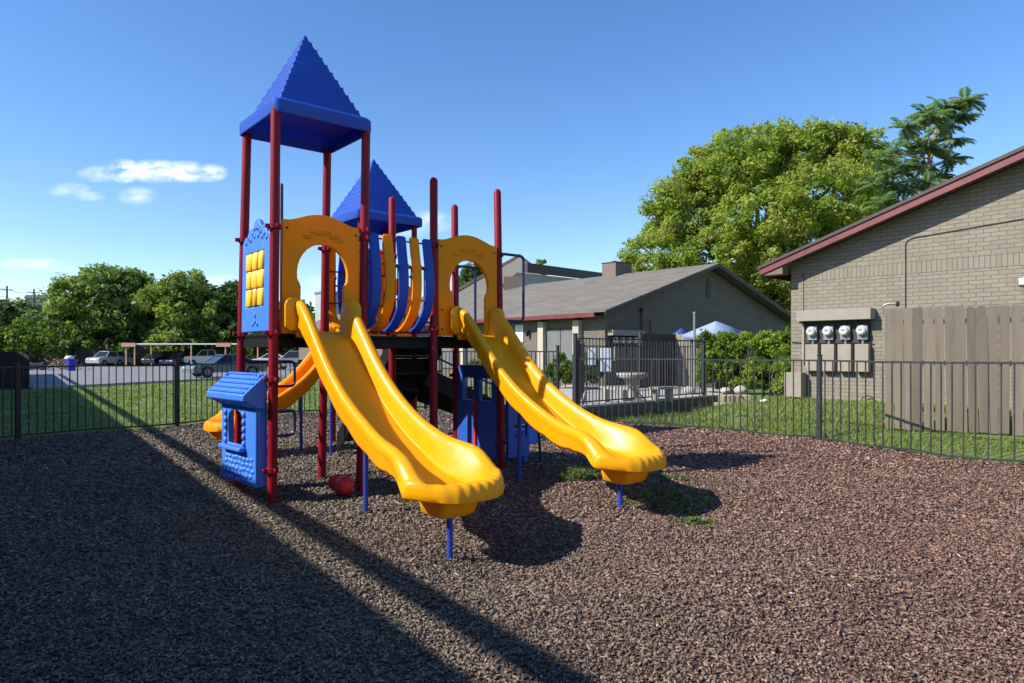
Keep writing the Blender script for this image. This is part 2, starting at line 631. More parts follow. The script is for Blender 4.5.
def sheet(name, x0, x1, y0, y1, st, zf, mat, poly=None):
    xs = np.arange(x0, x1 + st, st)
    ys = np.arange(y0, y1 + st, st)
    X, Y = np.meshgrid(xs, ys)
    Z = zf(X, Y)
    v = np.stack([X.ravel(), Y.ravel(), Z.ravel()], 1)
    nx, ny = len(xs), len(ys)
    i = np.arange((nx - 1) * (ny - 1))
    a = (i // (nx - 1)) * nx + i % (nx - 1)
    f = np.stack([a, a + 1, a + nx + 1, a + nx], 1)
    if poly is not None:
        cx = X.ravel()[a] + st / 2
        cy = Y.ravel()[a] + st / 2
        f = f[inside(poly, cx, cy)]
        used = np.unique(f)
        mp = -np.ones(len(v), int)
        mp[used] = np.arange(len(used))
        v = v[used]
        f = mp[f]
    o = np_mesh(name, v, f.ravel(), 4, mat=mat, smooth=True)
    return tag(o, kind='structure')


g = MB()
g.add([(-700, -300, -.3), (700, -300, -.3), (700, 1200, -.3), (-700, 1200, -.3)], [(0, 1, 2, 3)])
tag(g.build('ground', GRS, fix=False, ang=0), kind='structure')


def lawn_sheet_z(x, y):
    z = lawn_z(x, y)
    m = inside(MPOLY, x, y)
    edge = np.where(m, -.10, 0.0)
    return z + edge


sheet('lawn', -62, 40, -12, 100, .5, lambda x, y: np.where(inside(MPOLY, x, y), -.25, lawn_z(x, y) - .005), GRS)
sheet('lawn_slope', -12, 13, 5, 24, .2, lambda x, y: np.where(inside(MPOLY, x, y), -.25, lawn_z(x, y)), GRS)
sheet('mulch_bed', -16, 12, 0, 20, .07, mulch_z, MUL, MPOLY)
gb = MB()
gb.add([(-16, -8, -.03), (12, -8, -.03), (12, .05, -.0), (-16, .05, -.0)], [(0, 1, 2, 3)])
tag(gb.build('mulch_bed_behind', MUL, fix=False, ang=0), kind='structure')
bpy.data.objects['mulch_bed_behind'].name = 'mulch_ground'
# parking lot
pl = MB()
lot = [(-60, 30.6), (-21.5, 30.6), (-20, 32.5), (-19.0, 36), (-17.5, 40.5), (-15, 42.5), (-10, 43.5), (2, 44.5), (2, 86), (-75, 86), (-75, 30.6)]
pl.add([(x, y, .045) for x, y in lot], [tuple(range(len(lot)))])
tag(pl.build('parking_lot', ASP, fix=False, ang=0), kind='structure')
kb = MB()
for a, b in zip(lot[1:8], lot[2:8]):
    kb.span((a[0], a[1], .05), (b[0], b[1], .05), .15, .14)
tag(kb.build('kerb', CON), kind='structure')
st_ = MB()
for k in range(9):
    x = -52 + 4.6 * k
    st_.box((x, 76, .052), (.12, 7, .006))
tag(st_.build('parking_lines', WHT), kind='structure')

# ---- mulch pieces: loose shreds over the bed
def chips():
    Vs, Fs, Cs = [], [], []
    P = []
    bands = [(2.0, 4.2, 2900, .74), (4.2, 6.5, 1900, .86), (6.5, 9.5, 850, 1.1), (9.5, 13.5, 300, 1.45), (13.5, 19.5, 90, 1.9)]
    for y0, y1, dens, sz in bands:
        xm0, xm1 = -.79 * y1 - .3, .79 * y1 + .3
        n = int(dens * (xm1 - xm0) * (y1 - y0))
        x = rng.uniform(xm0, xm1, n)
        y = rng.uniform(y0, y1, n)
        m = (np.abs(x) < .79 * y + .3) & inside(MPOLY, x, y)
        x, y = x[m], y[m]
        P.append(np.stack([x, y, np.full(len(x), sz)], 1))
    P = np.concatenate(P)
    n = len(P)
    # wedge: 6 verts
    base = np.array([[-.5, -.5, -.4], [.5, -.4, -.5], [0.05, .5, -.4], [-.4, -.4, .5], [.45, -.5, .4], [0, .45, .5]])
    v = np.tile(base, (n, 1, 1)) + rng.normal(0, .13, (n, 6, 3))
    L = rng.lognormal(0, .48, n) * .030 * P[:, 2]
    W = rng.lognormal(0, .25, n) * .0165 * P[:, 2]
    T = rng.lognormal(0, .25, n) * .0105 * P[:, 2]
    v *= np.stack([L, W, T], 1)[:, None, :]
    # tilt then yaw
    ti = rng.normal(0, .38, n)
    tj = rng.normal(0, .38, n)
    ya = rng.uniform(0, 2 * pi, n)
    x, y, z = v[..., 0], v[..., 1], v[..., 2]
    c, s = np.cos(ti)[:, None], np.sin(ti)[:, None]
    x, z = x * c - z * s, x * s + z * c
    c, s = np.cos(tj)[:, None], np.sin(tj)[:, None]
    y, z = y * c - z * s, y * s + z * c
    c, s = np.cos(ya)[:, None], np.sin(ya)[:, None]
    x, y = x * c - y * s, x * s + y * c
    zz = mulch_z(P[:, 0], P[:, 1]) + .004 + rng.random(n) * .012 * P[:, 2]
    v = np.stack([x + P[:, 0:1], y + P[:, 1:2], z + zz[:, None]], 2).reshape(-1, 3)
    k = np.arange(n)[:, None, None] * 6
    quads = np.array([[0, 1, 4, 3], [1, 2, 5, 4], [2, 0, 3, 5]])
    # triangles written as quads would be degenerate, so use all-triangle faces
    tri = np.array([[0, 2, 1], [3, 4, 5], [0, 1, 4], [0, 4, 3], [1, 2, 5], [1, 5, 4], [2, 0, 3], [2, 3, 5]])
    f = (k + tri[None]).reshape(-1)
    t = rng.random(n)
    val = .06 + .20 * t ** 1.15
    w = np.clip((P[:, 0] + 2 + 1.5 * (fbm(P[:, 0], P[:, 1]) - .5)) / 5.5, 0, 1)
    red = np.stack([val * 1.34, val * .82, val * .60], 1)
    gry = np.stack([val * 1.08, val * .88, val * .66], 1)
    cc = gry * (1 - w[:, None]) + red * w[:, None]
    h = rng.random(n)
    big = (.86 + .34 * fbm(P[:, 0] * 1.3 + 9, P[:, 1] * 1.3, 4))[:, None]
    cc = cc * big
    tan_ = (h > .90)
    cc[tan_] *= np.array([1.22, 1.25, 1.2])
    pale = h > .9988
    cc[pale] = np.array([.50, .48, .44])
    cc *= rng.uniform(.85, 1.15, (n, 1))
    C = np.repeat(cc, 6, 0)
    o = np_mesh('mulch_pieces', v, f, 3, C, CHIP)
    tag(o, 'loose shredded red brown mulch pieces covering the play area', 'mulch', kind='stuff')
    return o


chips()


def blades():
    spots = []
    # right lawn behind the black fence, strip behind the left fence, near tall fence
    for (x0, x1, y0, y1, dens, hh) in ((2.0, 11, 9, 20, 480, .07), (-13, 3, 12, 19, 260, .04), (-20, -2, 19, 30, 110, .045), (-26, -2, 30, 43, 40, .05)):
        n = int((x1 - x0) * (y1 - y0) * dens)
        x = rng.uniform(x0, x1, n)
        y = rng.uniform(y0, y1, n)
        m = ~inside(MPOLY, x, y) & (np.abs(x) < .8 * y) & (lawn_z(x, y) < .47) & (fbm(x * 2.2, y * 2.2) > .33)
        m &= ~inside(lot, x, y)
        m &= ~inside([(1.3, 15.9), (5.6, 20.2), (6.6, 22), (4.2, 28), (0, 24)], x, y)
        x, y = x[m], y[m]
        spots.append(np.stack([x, y, np.full(len(x), hh * (1 + .0 * 1))], 1))
    P = np.concatenate(spots)
    n = len(P)
    a = rng.uniform(0, 2 * pi, n)
    h = P[:, 2] * rng.lognormal(0, .35, n)
    w = .006 + .004 * rng.random(n)
    w *= np.clip(P[:, 1] / 10, 1, 3.5)
    lean = rng.normal(0, .5, (n, 2)) * h[:, None]
    z = lawn_z(P[:, 0], P[:, 1])
    dx, dy = np.cos(a) * w, np.sin(a) * w
    v = np.zeros((n, 3, 3))
    v[:, 0] = np.stack([P[:, 0] - dx, P[:, 1] - dy, z - .005], 1)
    v[:, 1] = np.stack([P[:, 0] + dx, P[:, 1] + dy, z - .005], 1)
    v[:, 2] = np.stack([P[:, 0] + lean[:, 0], P[:, 1] + lean[:, 1], z + h], 1)
    t = rng.random((n, 1))
    dr_ = fbm(P[:, 0] * 1.1 + 5, P[:, 1] * 1.1)[:, None]
    dry = (rng.random((n, 1)) > np.clip(1.35 - 1.3 * dr_, .15, .95))
    c = np.array([.11, .18, .025]) * (1 - t) + np.array([.21, .28, .055]) * t
    c = np.where(dry, np.array([.26, .24, .12]), c)
    o = np_mesh('grass_blades', v.reshape(-1, 3), np.arange(n * 3), 3, np.repeat(c, 3, 0), BLADE)
    tag(o, 'short green grass growing beyond the black metal fences', 'grass', kind='stuff')


blades()


# ------------------------------------------------------------------ foliage
def leaf_cloud(name, centers, rad, per, size, cols, parent=None, flat=.0, mat=None, jitter=.18):
    """centers (n,3), rad (n,) clump radii; leaves as bent quads"""
    n = len(centers)
    N = n * per
    ci = np.repeat(np.arange(n), per)
    d = rng.normal(0, 1, (N, 3))
    d /= np.linalg.norm(d, axis=1)[:, None] + 1e-9
    rr = rng.random(N) ** .45
    p = centers[ci] + d * (rad[ci] * rr)[:, None] * np.array([1, 1, .8])
    nrm = d * .6 + rng.normal(0, .55, (N, 3)) + np.array([0, 0, .45])
    nrm /= np.linalg.norm(nrm, axis=1)[:, None] + 1e-9
    r_ = rng.normal(0, 1, (N, 3))
    a = np.cross(nrm, r_)
    a /= np.linalg.norm(a, axis=1)[:, None] + 1e-9
    b = np.cross(nrm, a)
    s = size * rng.lognormal(0, .28, N)
    a = a * s[:, None]
    b = b * (s * .55)[:, None]
    dr = nrm * (s * .18)[:, None]
    v = np.stack([p - a, p - b * .9 + dr, p + a * .9, p + b + dr], 1).reshape(-1, 3)
    f = np.arange(N * 4)
    cols = np.array(cols)
    cc = cols[rng.integers(0, len(cols), n)][ci]
    cc = cc * rng.uniform(1 - jitter, 1 + jitter, (N, 1))
    return np_mesh(name, v, f, 4, np.repeat(cc, 4, 0), mat or LEAF, parent)


def lobes_to_centers(lobes, n, shell=.62):
    vol = np.array([l[3] * l[4] * l[5] for l in lobes]) ** .72
    pr = vol / vol.sum()
    idx = rng.choice(len(lobes), n, p=pr)
    L = np.array(lobes)[idx]
    d = rng.normal(0, 1, (n, 3))
    d /= np.linalg.norm(d, axis=1)[:, None]
    r_ = shell + (1.04 - shell) * rng.random(n) ** .6
    low = d[:, 2] < -.55
    d[low, 2] *= .6
    return L[:, :3] + d * L[:, 3:6] * r_[:, None]


def tree(name, base, H, W, label, cat='tree', group=None, cols=None, nl=9, ncl=420, per=46, leaf=.16, clump=.55, trunk=.28,
         crown_lo=.25, mat_tr=None, seed=0, lobes=None, depth=None):
    rs = random.Random(seed)
    root = empty(name, base, 0, label, cat, group)
    depth = depth or W
    if lobes is None:
        lobes = []
        for i in range(nl):
            a = 2 * pi * i / nl + rs.uniform(-.4, .4)
            hz = rs.uniform(crown_lo + .12, .84)
            k = sqrt(max(.08, 1 - ((hz - .52) / .5) ** 2))
            rr = rs.uniform(.16, .27) * W
            lobes.append((cos(a) * k * (W / 2 - rr * .8), sin(a) * k * (depth / 2 - rr * .8), hz * H, rr, rr, rr * .82))
        lobes.append((0, 0, H * .66, W * .3, depth * .3, H * .3))
        lobes.append((rs.uniform(-.08, .08) * W, 0, H * .83, W * .2, depth * .2, H * .165))
    C = lobes_to_centers(lobes, ncl)
    C = C[C[:, 2] > crown_lo * H * .8]
    rad = clump * rng.uniform(.55, 1.25, len(C))
    leaf_cloud('crown', C, rad, per, leaf, cols, root)
    m = MB()
    th = H * (crown_lo + .12)
    tr = [(0, 0, -.3), (trunk * .1, 0, th * .4), (trunk * .35, .1, th)]
    m.tube(tr + [(trunk * .2, 0, H * .72)], [trunk * 1.25, trunk, trunk * .8, trunk * .2], 9)
    for l in lobes:
        e = Vector((l[0], l[1], l[2]))
        s0 = Vector((trunk * .3, 0, min(th, l[2] * .75)))
        mid = s0.lerp(e, .5) + Vector((rs.uniform(-.3, .3), rs.uniform(-.3, .3), rs.uniform(.1, .5)))
        m.tube([s0, mid, e, e + (e - mid) * .08], [trunk * .55, trunk * .36, trunk * .16, trunk * .04], 6)
        for q in range(4):
            w_ = e + Vector((rs.uniform(-1, 1) * l[3], rs.uniform(-1, 1) * l[4], rs.uniform(-.2, .9) * l[5])) * .62
            m.tube([mid.lerp(e, .5), mid.lerp(w_, .6), w_], [trunk * .2, trunk * .1, trunk * .03], 5)
    m.build('trunk', mat_tr or TRK, root)
    return root


GRN = [(.13, .18, .05), (.155, .215, .055), (.18, .24, .06), (.21, .255, .075)]
GRY_ = [(.11, .16, .07), (.14, .19, .09), (.17, .22, .11)]
BRT = [(.215, .27, .045), (.25, .295, .055), (.285, .31, .06), (.165, .225, .045), (.30, .30, .07)]
DKG = [(.06, .11, .025), (.08, .14, .03), (.10, .17, .04)]


def far_tree(px, top, wpx, Y, label, cols, seed, **kw):
    x = (px - 512) / F * Y
    Hh = H0 + (HOR - top) / F * Y
    W = wpx / F * Y
    return tree('tree', (x, Y, 0), Hh, W, label, 'tree', 'trees beyond the parking lot', cols, seed=seed, **kw)


far_tree(12, 299, 62, 92, 'dark grey green tree at the far left edge beyond the car park', GRY_, 1, ncl=260, per=40, leaf=.26, clump=.95, crown_lo=.05)
far_tree(50, 308, 44, 90, 'lower silvery tree just left of the tallest parking lot tree', GRY_, 2, ncl=200, per=36, leaf=.26, clump=.85, crown_lo=.05)
far_tree(104, 265, 98, 88, 'tallest broad green tree behind the parked white car', GRN, 3, ncl=620, per=48, leaf=.24, clump=1.05, crown_lo=.05, nl=13)
far_tree(184, 271, 76, 87, 'rounded mid green tree above the white carport roof', [(.20, .25, .055), (.225, .27, .06), (.165, .215, .05)], 4, ncl=480, per=48, leaf=.24, clump=1.0, crown_lo=.05, nl=12)
far_tree(231, 283, 46, 89, 'smaller dark green tree beside the left tower post', DKG + GRN[:2], 5, ncl=300, per=44, leaf=.24, clump=.9, crown_lo=.05)
far_tree(146, 290, 56, 91, 'dark tree filling the gap between the two big crowns', DKG, 6, ncl=260, per=40, leaf=.26, clump=1.0, crown_lo=.05)
far_tree(268, 318, 52, 92, 'low dark tree seen behind the blue window panel', DKG, 8, ncl=200, per=34, leaf=.28, clump=.9, crown_lo=.05)
far_tree(330, 326, 80, 95, 'low dark tree seen under the first slide deck', DKG, 9, ncl=240, per=34, leaf=.28, clump=.9, crown_lo=.05)
far_tree(400, 322, 80, 99, 'low dark tree seen behind the middle deck', DKG, 10, ncl=240, per=34, leaf=.28, clump=.9, crown_lo=.05)
far_tree(472, 262, 50, 75, 'dark treetop rising behind the cream gabled building', DKG + GRN[:1], 21, ncl=260, per=40, leaf=.22, clump=.8, crown_lo=.2)
far_tree(541, 256, 22, 80, 'thin treetop peeking above the dark parapet', GRN, 22, ncl=60, per=24, leaf=.22, clump=.5, crown_lo=.3)
b_ = empty('bush', (-55.5, 79, 0), 0, 'bright yellow green bushy shrub above the dark wooden fence', 'bush')
lob = [(-4.5, 0, 2.6, 2.6, 2, 2.2), (-1.5, 0, 3.0, 2.4, 2, 2.2), (1.3, 0, 2.5, 2.2, 2, 2.0)]
C_ = lobes_to_centers(lob, 200)
leaf_cloud('foliage', C_, np.full(len(C_), .6), 34, .2, [(.13, .19, .03), (.10, .15, .03), (.15, .2, .04)], b_)
for k in range(5):
    mm = MB()
    mm.tube([(-5 + k * 1.6, 0, 0), (-4.8 + k * 1.6, .2, 2.4)], [.06, .03], 5)
    mm.build('stem', TRK, b_)

# undergrowth along the far wooden fence
lob = [(-62 + i * 5.2, 84 + (i % 3), 1.9 + .8 * ((i * 7) % 3), 3.4, 2.2, 2.6) for i in range(12)]
C_ = lobes_to_centers(lob, 700)
lob2 = [(-150 + i * 9.5, 135 + 3 * (i % 2), 3.5 + 1.2 * ((i * 5) % 4), 8, 5, 4.5) for i in range(36)]
C2_ = lobes_to_centers(lob2, 1500)
o = leaf_cloud('distant_woodland', C2_, np.full(len(C2_), 1.9), 34, .75, DKG + [(.08, .11, .05)])
tag(o, 'far low line of trees closing the horizon behind everything', 'woodland', kind='stuff')
o = leaf_cloud('undergrowth', C_, np.full(len(C_), .7), 30, .25, DKG + [(.05, .075, .03)])
tag(o, 'dense dark undergrowth along the far side of the parking lot', 'undergrowth', kind='stuff')

# big tree behind the buildings
Y = 44.0
bx = (756 - 512) / F * Y
lob = []
for (px, py, rp, dy) in ((660, 262, 36, 0), (690, 222, 38, 1), (672, 200, 26, 0), (725, 178, 38, -1), (770, 160, 38, 0), (815, 155, 34, 1), (852, 168, 34, 0),
                         (878, 205, 28, 2), (745, 230, 44, -3), (800, 215, 46, -3), (850, 240, 36, -1), (712, 262, 36, -2), (770, 275, 40, -3), (650, 286, 22, 0), (828, 280, 34, 0), (700, 185, 24, 2), (790, 290, 30, -4), (780, 142, 20, 0), (785, 312, 26, -3), (765, 305, 26, -2), (810, 300, 24, -3), (735, 152, 26, 0), (852, 148, 26, 0), (820, 138, 20, 0), (700, 168, 24, 0)):
    p = at(px, py, Y)
    r_ = rp / F * Y
    lob.append((p.x - bx, dy, p.z, r_, r_ * 1.25, r_ * .8))
tree('large_tree', (bx, Y, 0), 16.5, 16, 'huge rounded bright yellow green tree behind the two low buildings', 'tree', None, [tuple(min(1, q * 1.12) for q in t_) for t_ in BRT], ncl=2000, per=80,
     leaf=.115, clump=.62, trunk=.45, crown_lo=.12, seed=5, lobes=lob, mat_tr=TRL)


def pinnate_tree():
    Y = 27.0
    base = at(921, 352, Y)
    root = empty('slender_tree', (base.x, Y, .4), 0, 'slender tree with long feathery leaves rising above the red trimmed roof', 'tree')
    m = MB()
    tops = []
    P = lambda px, py, dy=0: at(px, py, Y + dy) - Vector((base.x, Y, .4))
    tr = [P(915, 352), P(918, 250), P(925, 200), P(930, 160), P(934, 135), P(945, 112)]
    m.tube(tr, [.13, .11, .085, .06, .045, .02], 7)
    ends = [(945, 108), (965, 100), (930, 118), (905, 128), (892, 150), (905, 165), (930, 150), (950, 140), (940, 175), (910, 190), (890, 185), (880, 160), (958, 118), (920, 140),
            (900, 205), (935, 200), (918, 170), (884, 205), (925, 112), (948, 160), (912, 150), (896, 172), (928, 182), (905, 218), (876, 185), (888, 225), (940, 128), (910, 235)]
    rs = random.Random(3)
    V, C = [], []
    for i, (ex, ey) in enumerate(ends):
        e = P(ex, ey, rs.uniform(-1.2, 1.2))
        s0 = Vector(tr[2]).lerp(Vector(tr[4]), rs.random()) if ey < 170 else Vector(tr[1]).lerp(Vector(tr[3]), rs.random())
        m.tube([s0, s0.lerp(e, .5) + Vector((0, 0, .15)), e], [.035, .025, .012], 5)
        nf = 14
        for k in range(nf):
            a = 2 * pi * k / nf + rs.uniform(-.3, .3)
            L = rs.uniform(.65, 1.05)
            el = rs.uniform(-.1, .75)
            wind = Vector((.55, 0, .18))
            d = (Vector((cos(a) * cos(el), sin(a) * cos(el), sin(el))) + wind * .8).normalized()
            pts = []
            p = e.copy()
            for q in range(9):
                pts.append(p.copy())
                d = (d + Vector((0, 0, -.12))).normalized()
                p = p + d * L / 9
            m.tube(pts[::2], .006, 4)
            col_ = Vector((.17, .24, .12)) * rs.uniform(.8, 1.5)
            for q in range(1, 9):
                t = (pts[q] - pts[q - 1]).normalized()
                side = t.cross(Vector((0, 0, 1))).normalized()
                for sg in (-1, 1):
                    for hh in (0, .33, .66):
                        bp = pts[q] - (pts[q] - pts[q - 1]) * hh
                        ll = .25 * (1 - abs(q - 4) / 9)
                        tip = bp + (side * sg + t * .45 + Vector((0, 0, -.25 + rs.uniform(-.15, .15)))) * ll
                        w = t * .03
                        V += [bp - w * .3, bp.lerp(tip, .5) - w, tip, bp.lerp(tip, .5) + w]
                        C += [tuple(col_)] * 4
    m.build('trunk', TRL, root)
    v = np.array([tuple(x) for x in V])
    np_mesh('crown', v, np.arange(len(v)), 4, np.array(C), LEAF, root)


pinnate_tree()

# ------------------------------------------------------------------ fences
def smooth_path(pts, n=4):
    out = []
    P = [Vector((*p, 0)) for p in pts]
    for i in range(len(P) - 1):
        p0 = P[max(0, i - 1)]
        p1, p2 = P[i], P[i + 1]
        p3 = P[min(len(P) - 1, i + 2)]
        for k in range(n):
            t = k / n
            out.append(.5 * ((2 * p1) + (-p0 + p2) * t + (2 * p0 - 5 * p1 + 4 * p2 - p3) * t * t + (-p0 + 3 * p1 - 3 * p2 + p3) * t ** 3))
    out.append(P[-1])
    return out


def fence(name, path, posts, h, sp, label, zf, mat, post_w=.06, post_up=.08, rail2=None, bot=.07, smooth=True, rail=.032, group=None, wob=0.0, pk=.0085):
    root = empty(name, (path[0][0], path[0][1], 0), 0, label, 'fence', group)
    P = smooth_path(path) if smooth else [Vector((*p, 0)) for p in path]
    O = Vector((path[0][0], path[0][1], 0))
    seglen = [(P[i + 1] - P[i]).length for i in range(len(P) - 1)]
    tot = sum(seglen)

    def pos(s):
        for i, L in enumerate(seglen):
            if s <= L or i == len(seglen) - 1:
                p = P[i].lerp(P[i + 1], s / L)
                d = (P[i + 1] - P[i]).normalized()
                return p, d
            s -= L
    m = MB()
    n = int(tot / sp)
    rs = random.Random(len(name) + n)
    for k in range(n + 1):
        p, d = pos(k * tot / n)
        z = zf(p.x, p.y)
        q = p - O
        ln = rs.uniform(-.004, .004)
        m.span((q.x, q.y, z + bot), (q.x + ln, q.y, z + h), pk * 2, pk * 2, up=(d.x, d.y, 0))
    ns = max(2, int(tot / .45))
    for i in range(ns):
        pa, _ = pos(i * tot / ns)
        pb, _ = pos((i + 1) * tot / ns)
        za, zb = zf(pa.x, pa.y), zf(pb.x, pb.y)
        wa = wob * sin(i * 1.7) * .5
        wb = wob * sin((i + 1) * 1.7) * .5
        a, b = pa - O, pb - O
        m.span((a.x, a.y, za + h), (b.x, b.y, zb + h), rail, rail)
        m.span((a.x, a.y, za + bot + wa), (b.x, b.y, zb + bot + wb), rail, rail)
        if rail2:
            m.span((a.x, a.y, za + rail2), (b.x, b.y, zb + rail2), rail, rail)
    m.build('picket_panel', mat, root, ang=0)
    for s in posts:
        p, d = pos(s * tot)
        z = zf(p.x, p.y)
        q = p - O
        pm = MB()
        pm.span((q.x, q.y, z - .2), (q.x, q.y, z + h + post_up), post_w, post_w, up=(d.x, d.y, 0))
        pm.span((q.x, q.y, z + h + post_up), (q.x, q.y, z + h + post_up + .018), post_w * 1.25, post_w * 1.25, up=(d.x, d.y, 0))
        pm.build('post', mat, root, ang=0, bevel=.004, seg=1)
    return root


def frac(path, pt):
    """fraction of a path nearest to point"""
    P = smooth_path(path)
    best = (9e9, 0)
    acc = 0
    tot = sum((P[i + 1] - P[i]).length for i in range(len(P) - 1))
    for i in range(len(P) - 1):
        L = (P[i + 1] - P[i]).length
        for k in range(10):
            q = P[i].lerp(P[i + 1], k / 10)
            d = hypot(q.x - pt[0], q.y - pt[1])
            if d < best[0]:
                best = (d, (acc + L * k / 10) / tot)
        acc += L
    return best[1]


flat0 = lambda x, y: 0.0
mz = lambda x, y: float(mulch_z(np.array([x]), np.array([y]))[0]) * .5
fence('metal_fence', LW, [0.001] + [frac(LW, p) for p in LW[1:-1]] + [1], 1.36, .14, 'low black picket fence on the left in front of the lawn and car park', mz, FEN, .085, .06, group='black metal picket fences')
fence('metal_fence', BW, [.5, 1], 1.66, .13, 'taller black picket fence seen behind the play decks', flat0, FEN, .06, .14, group='black metal picket fences')
fence('metal_fence', NR, [0] + [frac(NR, NR[3])] + [frac(NR, NR[6])], 1.48, .158, 'low black picket fence curving past the brick building on the right', lambda x, y: mz(x, y) - .0, FEG, .062, .09, group='black metal picket fences', wob=.035, bot=.05)

# ------------------------------------------------------------------ patio, retaining wall
PZ = .30
W0, W1, W2 = Vector((1.35, 15.95, 0)), Vector((5.17, 19.5, 0)), Vector((5.98, 20.4, 0))
pm = MB()
pat = [(1.42, 16.1), (5.12, 19.6), (5.9, 20.5), (8.2, 24.5), (7.5, 30.0), (3.72, 27.3), (2.6, 28.5), (.2, 24.0)]
pm.add([(x, y, PZ) for x, y in pat] + [(x, y, -.1) for x, y in pat], [tuple(range(8))] + [(i, (i + 1) % 8, (i + 1) % 8 + 8, i + 8) for i in range(8)])
tag(pm.build('patio', CON, ang=0), kind='structure')
rw = empty('retaining_wall', W0, 0, 'low stained concrete retaining wall holding up the raised patio', 'wall')
m = MB()
m.span(Vector((0, 0, .115)), (W2 - W0) + Vector((0, 0, .115)), .2, .43)
m.build('wall', CND, rw, bevel=.01)
m = MB()
m.span(Vector((-.02, 0, .352)), (W2 - W0) + Vector((0, 0, .352)), .26, .045)
m.build('coping', CON, rw, bevel=.008)
fence('metal_fence', [(1.5, 16.15), (5.1, 19.5), (5.62, 20.05)], [0, 1], 1.60, .125, 'tall black picket fence standing along the concrete retaining wall', lambda x, y: .374, FEG, .085, .10, smooth=False, group='black metal picket fences', bot=.08)
fence('metal_fence', [(1.62, 16.6), (2.45, 23.2), (7.2, 26.0)], [.0, .5, 1], 1.55, .14, 'rear black picket fence across the patio in front of the brown gable', lambda x, y: PZ, FEN, .06, .08, smooth=False, group='black metal picket fences')

# notice boards on the rear patio fence
for (x0, x1, y0, y1, lb) in ((588, 595.5, 348, 365, 'narrow white notice board beside the shrubs on the patio fence'), (600.5, 611, 348, 371.5, 'wider white notice board below the electric meters on the patio fence')):
    Yb = 23.2
    a, b = at(x0, y1, Yb), at(x1, y0, Yb)
    m = MB()
    m.box(((a.x + b.x) / 2, Yb, (a.z + b.z) / 2), (b.x - a.x, .03, b.z - a.z))
    t = empty('notice_board', (0, 0, 0), 0, lb, 'sign', 'white notice boards on the patio fence')
    m.build('board', simple('board_white', (.62, .66, .72), .5), t, bevel=.006)
    for dz in (.1, -.1):
        m = MB()
        m.box(((a.x + b.x) / 2, Yb + .03, (a.z + b.z) / 2 + dz), (b.x - a.x - .02, .02, .03))
        m.build('bracket', GREY, t)

# concrete table
tb = empty('concrete_table', at(632, 402, 18.6).xy.to_3d() + Vector((0, 0, PZ)), 0, 'round pale concrete table on a pedestal behind the patio fence', 'table')
m = MB()
for z0, z1, r0, r1 in ((.66, .74, .40, .43), (.74, .78, .43, .41)):
    m.tube([(0, 0, z0), (0, 0, z1)], [r0, r1], 24)
m.build('table_top', CON, tb)
m = MB()
m.tube([(0, 0, 0), (0, 0, .08), (0, 0, .14), (0, 0, .4), (0, 0, .58), (0, 0, .66)], [.27, .27, .17, .14, .2, .3], 18)
m.build('pedestal', CON, tb)
for i, (dx, dy, lb) in enumerate(((.75, -.2, 'curved concrete bench right of the round table'), (-.55, -.45, 'curved concrete bench left of the round table'))):
    bn = empty('concrete_bench', tb.location + Vector((dx, dy, 0)), [.6, 2.3][i], lb, 'bench', 'concrete benches round the table')
    m = MB()
    rows = []
    for k in range(9):
        a = -.55 + 1.1 * k / 8
        rows.append([(.9 * sin(a) * r_ / .9, r_ * cos(a) - .9, z) for r_, z in ((.75, .36), (1.02, .36), (1.02, .42), (.75, .42))])
    m.grid(rows, True)
    m.f.append((0, 1, 2, 3))
    m.f.append((32, 33, 34, 35))
    m.build('seat', CON, bn)
    for sx in (-.3, .3):
        m = MB()
        m.box((sx, -.02, .18), (.1, .2, .36))
        m.build('support', CON, bn, bevel=.01)

# limestone blocks, edging bricks, rocks
for (x0, x1, y0, y1, Yb, lb) in ((721, 751, 396, 406, 19.9, 'long yellowish limestone block, upper of the two by the patio corner'), (717, 736, 404, 411, 19.4, 'short yellowish limestone block, lower of the two by the patio corner')):
    a, b = at(x0, y1, Yb), at(x1, y0, Yb)
    m = MB()
    m.box((0, .15, (a.z + b.z) / 2), (b.x - a.x, .38, b.z - a.z + .06))
    o = m.build('stone_block', LIM, None, bevel=.03)
    o.location = ((a.x + b.x) / 2, Yb, 0)
    tag(o, lb, 'stone block', 'limestone blocks by the patio corner')
eb = MB()
pa, pb = at(700, 390, 21.5), at(790, 390, 20.2)
for k in range(22):
    t = k / 21
    p = pa.lerp(pb, t)
    eb.box((p.x, p.y, float(lawn_z(np.array([p.x]), np.array([p.y]))[0]) + .06 + random.uniform(-.01, .012)), (.115, .2, .17 + random.uniform(-.02, .02)))
tag(eb.build('brick_edging', BRK, None, bevel=.008), 'row of red bricks edging the planting bed below the hedge', 'edging')
for i, (px, py, s, lb) in enumerate(((741, 387, .3, 'pale rock in the bed left of the hedge stem'), (690, 384, .28, 'pale rock near the tall grey pole'), (726, 388, .22, 'small pale rock under the left hedge'))):
    p = at(px, py, 21.8)
    m = MB()
    m.sphere((0, 0, 0), (s * .8, s * .6, s * .5), 9, 6)
    m.v = [(x * random.uniform(.85, 1.15), y * random.uniform(.85, 1.15), z * random.uniform(.85, 1.15)) for x, y, z in m.v]
    o = m.build('rock', ROCK, None, ang=50)
    o.location = (p.x, p.y, .42)
    tag(o, lb, 'rock', 'rocks in the planting bed')
